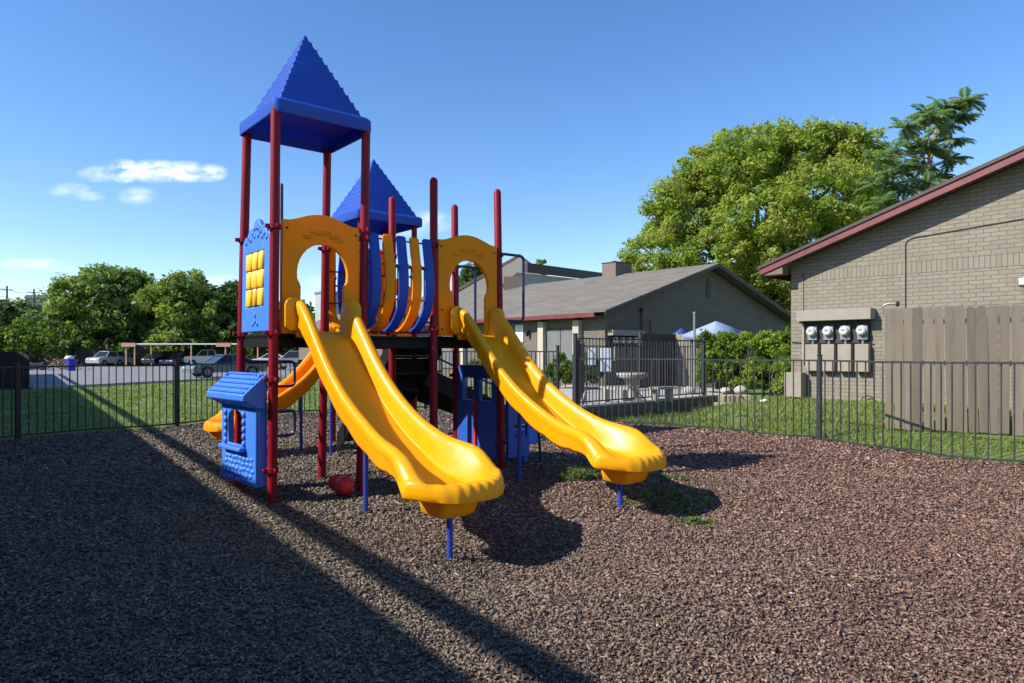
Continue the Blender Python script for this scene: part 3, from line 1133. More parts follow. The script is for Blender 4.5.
# white paper on lawn
m = MB()
m.grid([[(-.12, -.09, .0), (0, -.1, .05), (.12, -.08, .01)], [(-.13, .02, .04), (.01, 0, .075), (.12, .03, .03)], [(-.1, .1, 0), (0, .09, .03), (.11, .1, .0)]])
o = m.build('paper_litter', WHT, None, solid=.003)
p = at(765, 405, 17.2)
o.location = (p.x, p.y, float(lawn_z(np.array([p.x]), np.array([p.y]))[0]) + .02)
tag(o, 'crumpled white litter lying on the lawn by the limestone blocks', 'litter')

# tall grey pole
m = MB()
p = at(694.5, 380, 22.3)
m.tube([(0, 0, -.1), (0, 0, 2.62)], .04, 10, dome=False)
m.tube([(0, 0, 2.62), (0, 0, 2.66), (0, 0, 2.72)], [.05, .06, .02], 10)
o = m.build('pole', GREY)
o.location = (p.x, p.y, .25)
tag(o, 'thin grey metal pole standing beside the hedge and canopy', 'pole')


# hedges
def hedge(px0, px1, ytop, ybot, Y, label, cols, seed, n=380):
    a, b = at(px0, ybot, Y), at(px1, ytop, Y)
    root = empty('hedge', ((a.x + b.x) / 2, Y, .28), 0, label, 'hedge', 'clipped hedges below the canopy')
    rs = random.Random(seed)
    w = b.x - a.x
    lob = []
    H = b.z - .28
    for k in range(15):
        lob.append((rs.uniform(-.4, .4) * w, rs.uniform(-.2, .3), rs.uniform(.12, .8) * H, w * .2, .5, H * .2))
    for k in range(5):
        lob.append(((-.4 + .2 * k) * w, 0, H * (.86 - .02 * (k % 2)), w * .13, .45, H * .13))
    C = lobes_to_centers(lob, n, .5)
    leaf_cloud('foliage', C, np.full(len(C), .17), 60, .05, cols, root)
    for k in range(6):
        m = MB()
        x = (-.38 + .15 * k) * w
        m.tube([(x, 0, -.2), (x + rs.uniform(-.2, .2), 0, H * .4), (x + rs.uniform(-.3, .3), 0, H * .8)], [.03, .022, .008], 5)
        m.build('stem', TRK, root)


HC = [(.18, .26, .035), (.22, .30, .045), (.13, .20, .03), (.27, .33, .05)]
hedge(700, 748, 332, 392, 22.6, 'left hedge beside the grey pole, partly bare in the middle', HC, 3)
hedge(742, 793, 331, 392, 22.0, 'right hedge touching the brick building corner', HC, 4)
hedge(774, 797, 346, 392, 20.8, 'small leafy bush in front of the right hedge', HC, 9, 110)
for o in [x for x in bpy.data.objects if x.name.startswith('hedge')][-1:]:
    o['category'] = 'bush'
for i, (px0, px1, yt, Yy, lb) in enumerate(((548, 572, 350, 25.5, 'green shrub beside the gate post at the building wall'), (574, 600, 352, 25.2, 'green shrub below the narrow notice board'), (500, 530, 356, 29, 'green shrub glimpsed between the slide and tall fence'), (462, 495, 358, 31, 'green shrub seen through the dark play panel windows'))):
    a, b = at(px0, 392, Yy), at(px1, yt, Yy)
    root = empty('shrub', ((a.x + b.x) / 2, Yy, .1), 0, lb, 'shrub', 'shrubs along the building wall')
    w = b.x - a.x
    lob = [((-.3 + .3 * k) * w, 0, .75 + .25 * (k % 2), w * .28, .4, .5) for k in range(3)]
    C = lobes_to_centers(lob, 80, .4)
    leaf_cloud('foliage', C, np.full(len(C), .17), 44, .055, [(.07, .12, .02), (.10, .16, .03), (.13, .19, .04)], root)
    for k in range(3):
        m = MB()
        m.tube([((-.2 + .2 * k) * w, 0, -.1), ((-.25 + .25 * k) * w, 0, .7)], [.025, .01], 5)
        m.build('stem', TRK, root)


# canopies
def canopy(px0, px1, pxa, ya, ye, Y, mat, label):
    p = at(pxa, ya, Y)
    a, b = at(px0, ye, Y), at(px1, ye, Y)
    s = (b.x - a.x) / 2 / 1.2
    root = empty('canopy', ((a.x + b.x) / 2, Y, PZ), R(25), label, 'canopy', 'blue pop-up canopies')
    hz, ze = p.z - PZ, a.z - PZ
    m = MB()
    m.add([(-s, -s, ze), (s, -s, ze), (s, s, ze), (-s, s, ze), (0, 0, hz)], [(0, 1, 4), (1, 2, 4), (2, 3, 4), (3, 0, 4)])
    m.add([(-s, -s, ze), (s, -s, ze), (s, s, ze), (-s, s, ze), (-s, -s, ze - .2), (s, -s, ze - .2), (s, s, ze - .2), (-s, s, ze - .2)], [(0, 1, 5, 4), (1, 2, 6, 5), (2, 3, 7, 6), (3, 0, 4, 7)])
    m.build('fabric', mat, root, ang=10, solid=.01)
    for x, y in ((-s, -s), (s, -s), (s, s), (-s, s)):
        q = MB()
        q.tube([(x * .98, y * .98, 0), (x * .98, y * .98, ze)], .02, 6)
        q.build('leg', GREY, root)
    return root


canopy(689, 743, 717, 321, 334, 26.0, TNT, 'pale blue pop-up canopy with a pointed top behind the hedge')
canopy(672, 691, 681, 328, 335, 27.6, TND, 'darker blue canopy half hidden left of the pale one')

# ------------------------------------------------------------------ right building
ang_r = atan2(-.733, .68)
rb = empty('brick_building', (7.19, 17.6, .4), ang_r, 'taupe painted brick building with a sloping red trimmed roof on the right', 'building')
SL = .338
ZE = 3.50     # wall top at corner, above the root
L_ = 14.0
D_ = 11.0
prof = [(0, -.6), (L_, -.6), (L_, ZE), (L_ / 2, ZE + SL * L_ / 2), (0, ZE)]
m = MB()
m.prism(prof, D_, Matrix.Identity(4))
m.build('wall', BRW, rb, ang=0)
m = MB()
m.box((L_ / 2 + .0, .0, 3.20), (L_ - .3, .012, .30))
bandp = [(.35, 3.04), (L_ - .3, 3.04), (L_ - .3, 3.33), (.75, 3.33)]
m = MB()
m.prism(bandp, .012, Matrix.Translation((0, -.009, 0)))
m.build('soldier_course', BRV, rb, ang=0)
z0 = ZE - SL * .55
top = lambda x: ZE + SL * x
# roof slabs
m = MB()
OV = .5
for sgn in (0, 1):
    pts = [(-.62, top(-.62) + .10), (L_ / 2, top(L_ / 2) + .10), (L_ / 2, top(L_ / 2) + .16), (-.62, top(-.62) + .16)]
    if sgn:
        pts = [(L_ - x, z) for x, z in pts][::-1]
    m.prism(pts, D_ + 2 * OV + .04, Matrix.Translation((0, -OV - .02, 0)))
m.build('roof', SHG, rb, ang=0)
m = MB()
for y in (-OV, D_ + OV):
    for sgn in (0, 1):
        pts = [(-.6, top(-.6) - .06), (L_ / 2, top(L_ / 2) - .06), (L_ / 2, top(L_ / 2) + .095), (-.6, top(-.6) + .095)]
        if sgn:
            pts = [(L_ - x, z) for x, z in pts][::-1]
        m.prism(pts, .035, Matrix.Translation((0, y - .015, 0)))
m.box((-.6, D_ / 2, top(-.6) + 0.0), (.03, D_ + 2 * OV - .06, .19))
m.build('fascia', FASC, rb, ang=0)
m = MB()
for sgn in (0, 1):
    pts = [(-.58, top(-.58) + .02), (L_ / 2, top(L_ / 2) + .02), (L_ / 2, top(L_ / 2) + .05), (-.58, top(-.58) + .05)]
    if sgn:
        pts = [(L_ - x, z) for x, z in pts][::-1]
    m.prism(pts, OV - .03, Matrix.Translation((0, -OV + .022, 0)))
m.build('soffit', SOF, rb, ang=0)
m = MB()
m.prism([(-.63, top(-.63) + .10), (L_ / 2, top(L_ / 2) + .10), (L_ / 2, top(L_ / 2) + .175), (-.63, top(-.63) + .175)], .03, Matrix.Translation((0, -OV - .052, 0)))
m.build('drip_edge', DFA, rb, ang=0)
# closed eave box at the low corner
m = MB()
m.prism([(-.57, top(-.57) - .08), (-.003, top(-.57) - .08), (-.003, top(0) + .018), (-.57, top(-.57) + .018)], .34, Matrix.Translation((0, -OV + .03, 0)))
m.build('eave_return', SOF, rb, ang=0)
# conduit and cable
m = MB()
# local x at px 904
m.tube(fillet([(2.68, -.02, 1.3), (2.68, -.02, 3.76), (2.8, -.02, 3.84), (6.0, -.02, 4.06)], .08), .0085, 6)
m.build('conduit', BLK, rb)
m = MB()
m.tube([(.33, -.012, 2.2), (.33, -.012, 3.3)], .006, 5)
m.tube([(.03, -.02, 1.5), (.5, -.03, 1.47), (1.1, -.02, 1.5)], .012, 5)
m.build('cable', BLK, rb)
fl = empty('flood_light', rb.matrix_basis @ Vector((4.92, -.01, 2.74)), ang_r, 'grey flood light fixed to the brick wall at the right edge', 'lamp')
m = MB()
m.box((0, -.05, 0), (.12, .1, .12))
m.build('housing', GREY, fl, bevel=.01)
m = MB()
m.prism([(-.13, -.12), (.13, -.12), (.16, .05), (-.16, .05)], .1, Matrix.Translation((0.05, -.2, -.02)) @ Matrix.Rotation(R(-25), 4, 'X'))
m.build('lamp_head', GREY, fl, bevel=.01)

# meter bank (local frame of the right wall)
mb = empty('meter_bank', rb.matrix_basis @ Vector((0, 0, 0)), ang_r, 'bank of four round electric meters and boxes on the brick wall', 'electric meters')
TAUB = simple('taupe_box_paint', (.27, .235, .18), .6, 0, .1, 4, .1, 30)
m = MB()
m.box((1.16, -.17, 2.15), (1.76, .32, .26))
m.build('cover_beam', TAUB, mb, bevel=.006)
m = MB()
m.box((.34, -.04, 1.5), (.06, .07, 1.04))
m.box((.34, -.12, 1.99), (.06, .2, .05))
m.build('bracket', TAUB, mb)
m = MB()
m.box((1.16, -.035, 1.74), (1.54, .05, .56))
m.build('backboard', WDK, mb)
for k in range(4):
    x = .60 + .395 * k
    q = MB()
    q.box((x, -.10, 1.72), (.24, .08, .36))
    bx_ = q.build('meter_socket', GREY, mb, bevel=.012)
    q = MB()
    Mx = Matrix.Translation((x, -.14, 1.76)) @ Matrix.Rotation(R(90), 4, 'X')
    for a, b, r0, r1 in ((0, .03, .125, .125), (.03, .10, .108, .104), (.10, .12, .104, .08)):
        w = MB()
        w.tube([(0, 0, a), (0, 0, b)], [r0, r1], 18)
        q.add(w.v, w.f, Mx)
    q.build('dial', GLB, bx_)
    q = MB()
    q.box((x, -.263, 1.78), (.08, .006, .035))
    q.build('dial_plate', GREY, bx_)
    q = MB()
    q.box((x, -.095, 1.11), (.31, .17, .66))
    q.build('breaker_box', TAUB, mb, bevel=.008)
    q = MB()
    q.tube([(x, -.08, 1.42), (x, -.08, 1.56)], .035, 8)
    q.build('pipe', GREY, mb)
q = MB()
q.tube([(.35, -.05, 1.47), (2.0, -.06, 1.47)], .013, 6)
q.build('pipe', BLK, mb)
jb = empty('junction_box', mb.location, ang_r, 'plain taupe junction box low on the wall at the building corner', 'utility box')
q = MB()
q.box((.18, -.16, .42), (.46, .24, .62))
q.build('box', TAUB, jb, bevel=.008)
q = MB()
q.tube([(.12, -.12, .12), (.12, -.12, -.1)], .03, 8)
q.build('pipe', TAUB, jb)
q = MB()
q.tube(fillet([(1.75, -.05, -.1), (1.75, -.08, .16), (1.95, -.1, .24), (2.05, -.08, .1)], .08), .012, 6)
o = q.build('loose_cable', BLK)
o.matrix_basis = mb.matrix_basis
o.location = mb.location
o.rotation_euler = (0, 0, ang_r)
tag(o, 'loose black cable looping out of the grass by the wooden fence', 'cable')

# ---- wooden fence on the right
wf0, wf1 = Vector((7.02, 12.85, 0)), Vector((9.6, 10.85, 0))
dW = (wf1 - wf0).normalized()
wf = empty('wooden_fence', wf0, atan2(dW.y, dW.x), 'tall taupe wooden board fence with leaning boards beside the electric meters', 'fence')
m = MB()
x = 0
rs = random.Random(4)
k = 0
while x < (wf1 - wf0).length:
    w = rs.uniform(.135, .165)
    gp = rs.choice([.004, .006, .01, .014])
    gx, gy = wf0.x + dW.x * x, wf0.y + dW.y * x
    gz = float(lawn_z(np.array([gx]), np.array([gy]))[0])
    H = 2.46 + rs.uniform(-.012, .015)
    ln = rs.uniform(-.008, .012) + (.02 if k in (6, 7, 8, 9) else 0)
    c = .028
    yy = rs.uniform(-.006, .006)
    b = gz + .02 + rs.uniform(0, .03)
    poly = [(x + ln * 2, b), (x + w + ln * 2, b), (x + w, H - c), (x + w - c, H), (x + c, H), (x, H - c)]
    m.prism(poly, .018, Matrix.Translation((0, yy, 0)))
    x += w + gp
    k += 1
m.build('board_panel', WOD, wf, ang=0)
m = MB()
for z in (.6, 1.45, 2.2):
    m.box((1.6, .05, z), (3.2, .04, .09))
m.build('rail', WOD, wf, ang=0)
for xx in (.05, 2.4):
    m = MB()
    m.box((xx, .12, 1.15), (.09, .09, 2.4))
    m.build('post', WOD, wf, ang=0)
# camera / light at top of the fence
vc = empty('security_light', at(886, 308, 13.0), atan2(dW.y, dW.x), 'white curved pipe with small black lamp at the top of the wooden fence', 'lamp')
m = MB()
m.tube(fillet([(-.06, .02, -.12), (-.06, .02, .05), (.04, .02, .085), (.17, .02, .07)], .06), .018, 8)
m.build('arm', GREY, vc)
m = MB()
m.sphere((.19, .02, .07), (.035, .035, .055), 10, 7)
m.build('lamp_head', BLK, vc)

# ------------------------------------------------------------------ middle building
ang_m = atan2(.647, .762)
mbd = empty('gabled_building', (3.73, 27.4, PZ), ang_m, 'low brown brick building with a wide grey shingle gable roof', 'building')
W_ = 14.4
ZE2 = 3.0
SL2 = .318
DD = 30
top2 = lambda x: ZE2 + SL2 * x
m = MB()
m.prism([(0, -.6), (W_, -.6), (W_, ZE2), (W_ / 2, top2(W_ / 2)), (0, ZE2)], DD, Matrix.Identity(4))
m.build('wall', brick_mat('brown_painted_brick', c=(.17, .145, .112)), mbd, ang=0)
m = MB()
for sgn in (0, 1):
    pts = [(-.65, top2(-.65) + .12), (W_ / 2, top2(W_ / 2) + .12), (W_ / 2, top2(W_ / 2) + .18), (-.65, top2(-.65) + .18)]
    if sgn:
        pts = [(W_ - x, z) for x, z in pts][::-1]
    m.prism(pts, DD + 1.2, Matrix.Translation((0, -.6, 0)))
m.build('roof', SHG, mbd, ang=0)
m = MB()
for sgn in (0, 1):
    pts = [(-.62, top2(-.62) - .0), (W_ / 2, top2(W_ / 2) - .0), (W_ / 2, top2(W_ / 2) + .115), (-.62, top2(-.62) + .115)]
    if sgn:
        pts = [(W_ - x, z) for x, z in pts][::-1]
    m.prism(pts, .04, Matrix.Translation((0, -.58, 0)))
m.build('rake_board', DFA, mbd, ang=0)
m = MB()
m.box((-.63, DD / 2, top2(-.63) + .03), (.04, DD, .17))
m.build('fascia', FASC, mbd, ang=0)
m = MB()
m.box((-.31, DD / 2 + .1, top2(-.6) - .02), (.6, DD, .02))
m.build('soffit', SOF, mbd, ang=0)
for (y0, y1) in ((1.25, 1.6), (3.4, 3.75), (9.3, 9.65), (11.5, 11.85)):
    m = MB()
    m.box((-.12, (y0 + y1) / 2, ZE2 / 2 - .18), (.24, y1 - y0, ZE2 - .3))
    m.build('column', CRM, mbd, ang=0, bevel=.01)
for (y0, y1) in ((1.62, 3.38), (9.67, 11.48)):
    m = MB()
    m.box((-.02, (y0 + y1) / 2, 1.42), (.03, y1 - y0, 1.9))
    wn = m.build('window', DFA, mbd, ang=0)
    m = MB()
    hw_ = (y1 - y0) / 2
    for j in (0, 1):
        m.box((-.04, y0 + hw_ * (j + .5), 1.42), (.012, hw_ - .06, 1.8))
    m.build('blind', BLN, wn, ang=0)
# lantern
m = MB()
m.tube([(-.14, 4.55, 2.05), (-.14, 4.55, 2.3), (-.14, 4.55, 2.36)], [.06, .1, .02], 8)
m.box((-.06, 4.55, 2.3), (.12, .04, .04))
lt = m.build('lantern', BLK, mbd)
m = MB()
m.tube([(-.14, 4.55, 2.1), (-.14, 4.55, 2.2)], [.045, .06], 8)
m.build('lamp_glass', WHT, lt)
m = MB()
m.box((-.03, 5.2, 2.2), (.05, .55, .8))
m.build('patch_panel', WHT, mbd, ang=0)
# vent
m = MB()
m.prism([(-.16, -.45), (.16, -.45), (.16, .3), (0, .47), (-.16, .3)], .04, Matrix.Translation((W_ / 2, -.045, 4.35)))
vt = m.build('vent', simple('vent_brown', (.12, .07, .055), .7), mbd, ang=0)
m = MB()
for k in range(6):
    m.box((W_ / 2, -.06, 3.98 + .13 * k), (.26, .02, .03))
m.build('slat', DFA, vt, ang=0)
# conduits and meters on the gable
m = MB()
m.tube([(2.25, -.05, .3), (2.25, -.05, 3.1)], .03, 6)
m.tube([(2.85, -.05, .3), (2.85, -.05, 2.75)], .02, 6)
m.box((2.25, -.08, 3.12), (.14, .12, .18))
m.box((2.35, -.08, 2.1), (.1, .1, .12))
m.build('conduit', DFA, mbd)
mb2 = empty('meter_bank', mbd.location, ang_m, 'smaller distant bank of four electric meters on the brown gable wall', 'electric meters')
m = MB()
m.box((1.12, -.17, 2.13), (2.0, .3, .22))
m.build('cover_beam', TAUB, mb2)
m = MB()
m.box((1.15, -.04, 1.6), (1.7, .05, .8))
m.build('backboard', WDK, mb2)
for k in range(4):
    q = MB()
    x = .52 + .40 * k
    w = MB()
    w.tube([(0, 0, 0), (0, 0, .13)], [.15, .12], 14)
    q.add(w.v, w.f, Matrix.Translation((x, -.07, 1.83)) @ Matrix.Rotation(R(90), 4, 'X'))
    q.build('dial', GLB, mb2)
    q = MB()
    q.box((x, -.12, 1.3), (.3, .14, .6))
    q.build('breaker_box', TAU, mb2)
# chimney
m = MB()
m.box((W_ / 2 + .1, 5.7, 5.25), (1.3, .95, 1.6))
ch = m.build('chimney', BRC, mbd, ang=0)
m = MB()
m.box((W_ / 2 + .1, 5.7, 6.07), (1.36, 1.0, .05))
m.tube([(W_ / 2 - .1, 5.7, 6.08), (W_ / 2 - .1, 5.7, 6.2)], .12, 10)
m.build('chimney_cap', DFA, ch)


# wooden fence pieces on patio
def board_fence(a, b, h, zb, mat, label, group=None, bw=.14):
    a, b = Vector((*a, 0)), Vector((*b, 0))
    d = b - a
    root = empty('wooden_fence', a + Vector((0, 0, zb)), atan2(d.y, d.x), label, 'fence', group)
    m = MB()
    x = 0
    while x < d.length:
        m.box((x + bw / 2, random.uniform(-.006, .006), h / 2 + random.uniform(-.015, .015)), (bw * .93, .018, h))
        x += bw
    m.build('board_panel', mat, root, ang=0)
    m = MB()
    for z in (.35, h - .3):
        m.box((d.length / 2, .03, z), (d.length, .04, .09))
    m.build('rail', mat, root, ang=0)
    x = .05
    while x < d.length:
        m = MB()
        m.box((x, .09, h / 2 + .03), (.1, .1, h + .06))
        m.build('post', mat, root, ang=0)
        x += 6 if d.length > 12 else 2.4
    return root


board_fence((4.9, 25.9), (6.5, 27.15), 2.05, PZ, WDK, 'dark shaded board fence in front of the brown gable wall')  # shade put into the darker boards; same fence as the pale piece
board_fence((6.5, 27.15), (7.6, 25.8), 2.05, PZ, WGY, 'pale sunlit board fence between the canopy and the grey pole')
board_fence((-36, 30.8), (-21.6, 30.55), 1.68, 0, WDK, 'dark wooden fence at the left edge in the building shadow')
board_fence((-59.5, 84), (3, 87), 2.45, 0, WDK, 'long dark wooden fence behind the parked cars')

# ------------------------------------------------------------------ buildings behind
cb_ = empty('cream_building', (at(520, 300, 50).x, 50, 0), R(6), 'tall cream gabled building rising behind the grey shingle roof', 'building')
za, zl = at(0, 257, 50).z, at(0, 293, 50).z
m = MB()
m.prism([(-5.2, 0), (4.0, 0), (4.0, zl - .6), (0, za), (-5.2, zl - .4)], 9, Matrix.Identity(4))
m.build('wall', CRM, cb_, ang=0)
m = MB()
m.prism([(-5.5, zl - .45), (0, za + .05), (0, za + .25), (-5.6, zl - .25)], 9.6, Matrix.Translation((0, .15, 0)))
m.prism([(0, za + .05), (4.4, zl - .8), (4.4, zl - .6), (0, za + .25)], 9.6, Matrix.Translation((0, .15, 0)))
m.build('roof', SHG, cb_, ang=0)
db = empty('parapet_building', (at(526, 300, 46).x, 46, 0), 0, 'flat topped building with a long dark parapet behind the chimney', 'building')
e = at(601, 300, 54) - at(526, 300, 46)
zt = at(0, 263, 46).z
m = MB()
m.span(Vector((0, 0, zt - .3)), Vector((e.x, e.y, zt - .05)), .25, .62)
m.build('parapet', DFA, db, ang=0)
m = MB()
nv_ = Vector((-e.y, e.x, 0)).normalized()
fr = Vector((-1.2, -3.4, 0))
A_, B_ = Vector((-.6, 0.2, zt - .62)), Vector((e.x, e.y, zt - .4))
m.add([A_ + fr + Vector((0, 0, -1.3)), B_ + fr + Vector((0, 0, -1.3)), B_, A_], [(0, 1, 2, 3)])
m.add([p + Vector((0, 0, -.15)) for p in (A_ + fr + Vector((0, 0, -1.3)), B_ + fr + Vector((0, 0, -1.3)), B_, A_)], [(0, 1, 2, 3)])
m.build('roof', SHG, db, ang=0)
m = MB()
q0, q1 = A_ + fr + Vector((.3, .3, -1.4)), B_ + fr + Vector((0, .3, -1.4))
m.add([(q0.x, q0.y, 0), (q1.x, q1.y, 0), (e.x, e.y, 0), (0, 0, 0), tuple(q0), tuple(q1), (e.x, e.y, zt - .75), (0, 0, zt - .75)],
      [(0, 1, 5, 4), (1, 2, 6, 5), (2, 3, 7, 6), (3, 0, 4, 7), (4, 5, 6, 7)])
m.build('wall', CRM, db, ang=0)
dc = at(514, 283, 42)
m = MB()
m.box((dc.x - db.location.x, dc.y - db.location.y, dc.z - .7), (1.25, .9, 2.1))
chd = m.build('chimney', BRC, db, ang=0)
# tall block seen through the arch
gbx = empty('grey_building', (at(330, 300, 70).x, 70, 0), R(40), 'plain grey block seen through the first archway', 'building')
hz = at(0, 294, 70).z
m = MB()
m.box((0, 0, hz / 2), (2.2, 2.2, hz))
m.build('wall', simple('grey_render', (.3, .33, .34), .8), gbx, ang=0)
m = MB()
m.box((0, 0, hz + .1), (2.4, 2.4, .2))
m.build('roof_edge', GREY, gbx, ang=0)
fb = empty('office_building', (at(49, 300, 210).x, 210, 0), 0, 'distant blue grey flat roofed building above the left trees', 'building')
m = MB()
hz = at(0, 296, 210).z
m.box((0, 0, hz / 2), (9, 8, hz))
m.build('wall', simple('blue_grey_cladding', (.09, .14, .2), .6), fb, ang=0)
for j in range(3):
    m = MB()
    m.box((0, -4.02, hz - 1.6 - j * 3), (8.4, .06, 1.3))
    m.build('window', GLS, fb, ang=0)
for (px, yt, Yp, lb) in ((7, 286, 120, 'left utility pole above the trees at the photo edge'), (34, 289, 125, 'right utility pole above the trees near the blue building')):
    up = empty('utility_pole', (at(px, 300, Yp).x, Yp, 0), 0, lb, 'utility pole', 'utility poles beyond the trees')
    z = at(0, yt, Yp).z
    m = MB()
    m.tube([(0, 0, 0), (0, 0, z)], [.2, .14], 8)
    m.build('pole', TRK, up)
    m = MB()
    m.box((0, -.18, z - .7), (2.2, .12, .14))
    m.build('crossarm', TRK, up)
    if px == 7:
        m = MB()
        for dz in (-.6, -2.0):
            a = Vector((-14, 0, z + dz + 2.5))
            b = Vector((at(34, 300, 125).x - up.location.x, 5, at(0, 289, 125).z + dz))
            m.tube([a, Vector((0, 0, z + dz)), Vector((0, 0, z + dz)).lerp(b, .5) + Vector((0, 0, -.4)), b], .035, 4)
        m.build('wire', BLK, up)

# ------------------------------------------------------------------ carport and vehicles
cp = empty('carport', (at(123, 360, 76).x, 76, 0), 0, 'long low carport with a thin white roof and salmon end beams', 'carport')
zr = at(0, 345, 76).z
Lc = at(330, 0, 76).x - at(123, 0, 76).x
m = MB()
m.box((Lc / 2, 2.7, zr + .12), (Lc, 5.6, .12))
m.build('roof', WHT, cp, ang=0)
m = MB()
for x in (0.7, 11.2, 21):
    m.box((x, -.14, zr + .02), (1.55, .1, .42))
m.build('end_beam', CPK, cp, ang=0)
for x in (.35, 1.3, 7.6, 11.4, 15, 21):
    for yy in (0, 5.3):
        m = MB()
        m.box((x, yy, zr / 2), (.12, .12, zr))
        m.build('post', CPK, cp, ang=0)


def car(name, label, cat, loc, rz, colr, kind='sedan', k=1.0):
    root = empty(name, loc, rz, label, cat, 'vehicles in the parking lot')
    paint = simple('car_paint', colr, .28, .2, .05, 2, coat=.6)
    L, Wd = (4.7, 1.82)
    if kind == 'sedan':
        body = [(-2.32, .3), (2.3, .28), (2.34, .6), (2.2, .74), (1.1, .9), (-1.5, .95), (-2.3, .9), (-2.36, .55)]
        cab = [(1.05, .88), (.35, 1.36), (-.75, 1.4), (-1.65, .93)]
    elif kind == 'suv':
        body = [(-2.3, .34), (2.28, .32), (2.32, .75), (2.15, .92), (1.15, 1.05), (-2.2, 1.08), (-2.34, .7)]
        cab = [(1.15, 1.03), (.55, 1.62), (-1.7, 1.66), (-2.2, 1.06)]
    else:
        body = [(-2.7, .45), (2.6, .42), (2.65, .9), (2.5, 1.08), (1.3, 1.14), (-2.7, 1.16)]
        cab = [(1.3, 1.1), (.75, 1.78), (-.6, 1.8), (-.8, 1.14)]
    arches = (1.45, -1.42) if kind != 'pickup' else (1.7, -1.75)
    pts = []
    x0, x1 = body[0], body[1]
    pts.append(x0)
    for ax in sorted(arches):
        for j in range(9):
            a = pi - pi * j / 8
            pts.append((ax + .40 * cos(a), .3 + .40 * sin(a)))
    pts += body[1:]
    m = MB()
    m.prism(pts, Wd, Matrix.Translation((0, -Wd / 2, 0)))
    bd = m.build('body', paint, root, bevel=.06, seg=3)
    m = MB()
    w0, w1 = Wd / 2 - .06, Wd / 2 - .26
    vs = [(cab[0][0], -w0, cab[0][1]), (cab[1][0], -w1, cab[1][1]), (cab[2][0], -w1, cab[2][1]), (cab[3][0], -w0, cab[3][1])]
    vs += [(x, -y, z) for x, y, z in vs]
    m.add(vs, [(0, 1, 2, 3), (4, 7, 6, 5), (0, 4, 5, 1), (1, 5, 6, 2), (2, 6, 7, 3)])
    m.build('window_glass', GLS, root, ang=0)
    m = MB()
    x1_, x2_ = cab[1][0] + .06, cab[2][0] - .06
    m.box(((x1_ + x2_) / 2, 0, (cab[1][1] + cab[2][1]) / 2 + .02), (x1_ - x2_, w1 * 2 + .05, .05))
    for sy in (-1, 1):
        for (a, b) in ((cab[0], cab[1]), (cab[3], cab[2])):
            m.span((a[0], sy * w0, a[1]), (b[0], sy * w1, b[1]), .07, .07, up=(0, 1, 0))
        xm = (cab[1][0] + cab[2][0]) / 2
        m.span((xm, sy * w0, cab[0][1]), (xm, sy * (w1 + .01), cab[1][1]), .06, .08, up=(0, 1, 0))
    m.build('roof', paint, root, bevel=.015)
    for ax in arches:
        for sy in (-1, 1):
            m = MB()
            M_ = Matrix.Translation((ax, sy * (Wd / 2 - .12), .34)) @ Matrix.Rotation(R(90), 4, 'X')
            w = MB()
            w.tube([(0, 0, -.1), (0, 0, .1)], .34, 18)
            m.add(w.v, w.f, M_)
            wl = m.build('wheel', BLK, root)
            m = MB()
            w = MB()
            w.tube([(0, 0, -.108), (0, 0, .108)], .2, 14)
            m.add(w.v, w.f, M_)
            m.build('rim', GREY, wl)
    for sy in (-1, 1):
        m = MB()
        m.box((body[2][0] - .03, sy * .66, body[2][1] - .0), (.1, .34, .14))
        m.build('headlight', GLB, root, bevel=.02)
        m = MB()
        m.box((body[-1][0] + .03, sy * .7, .82), (.1, .26, .16))
        m.build('tail_light', simple('tail_red', (.3, .01, .01), .3), root)
    return root


car('parked_car', 'silver white hatchback parked by the far fence left of the carport', 'car', (at(108, 0, 80).x, 80, .06), R(258), (.42, .44, .47), 'suv')
car('parked_car', 'second pale car half hidden behind the silver white hatchback', 'car', (at(123, 0, 82).x, 82, .06), R(258), (.33, .35, .39), 'sedan')
car('parked_car', 'dark navy car under the left end of the carport', 'car', (at(163, 0, 80).x, 80, .06), R(255), (.01, .012, .03), 'suv')
car('parked_car', 'dark blue sedan beside the navy car under the carport', 'car', (at(180, 0, 79).x, 79, .06), R(258), (.02, .03, .09), 'sedan')
car('pickup_truck', 'white pickup truck under the carport beside the red tower post', 'pickup truck', (at(209, 0, 80).x, 80, .06), R(200), (.7, .72, .75), 'pickup')
car('parked_car', 'teal silver car parked just beyond the lawn left of the blue panels', 'car', (at(224, 0, 44).x, 44.2, .06), R(225), (.10, .17, .20), 'sedan')
car('parked_car', 'white car seen between the two front tower posts', 'car', (at(258, 0, 72).x, 76, .06), R(185), (.7, .7, .7), 'sedan')
car('parked_car', 'grey car parked on the lot behind the climbing pipes', 'car', (at(297, 0, 62).x, 62, .06), R(182), (.3, .31, .33), 'suv')
car('parked_car', 'dark car parked behind the lower orange slide', 'car', (at(330, 0, 60).x, 58, .06), R(178), (.03, .03, .035), 'sedan')

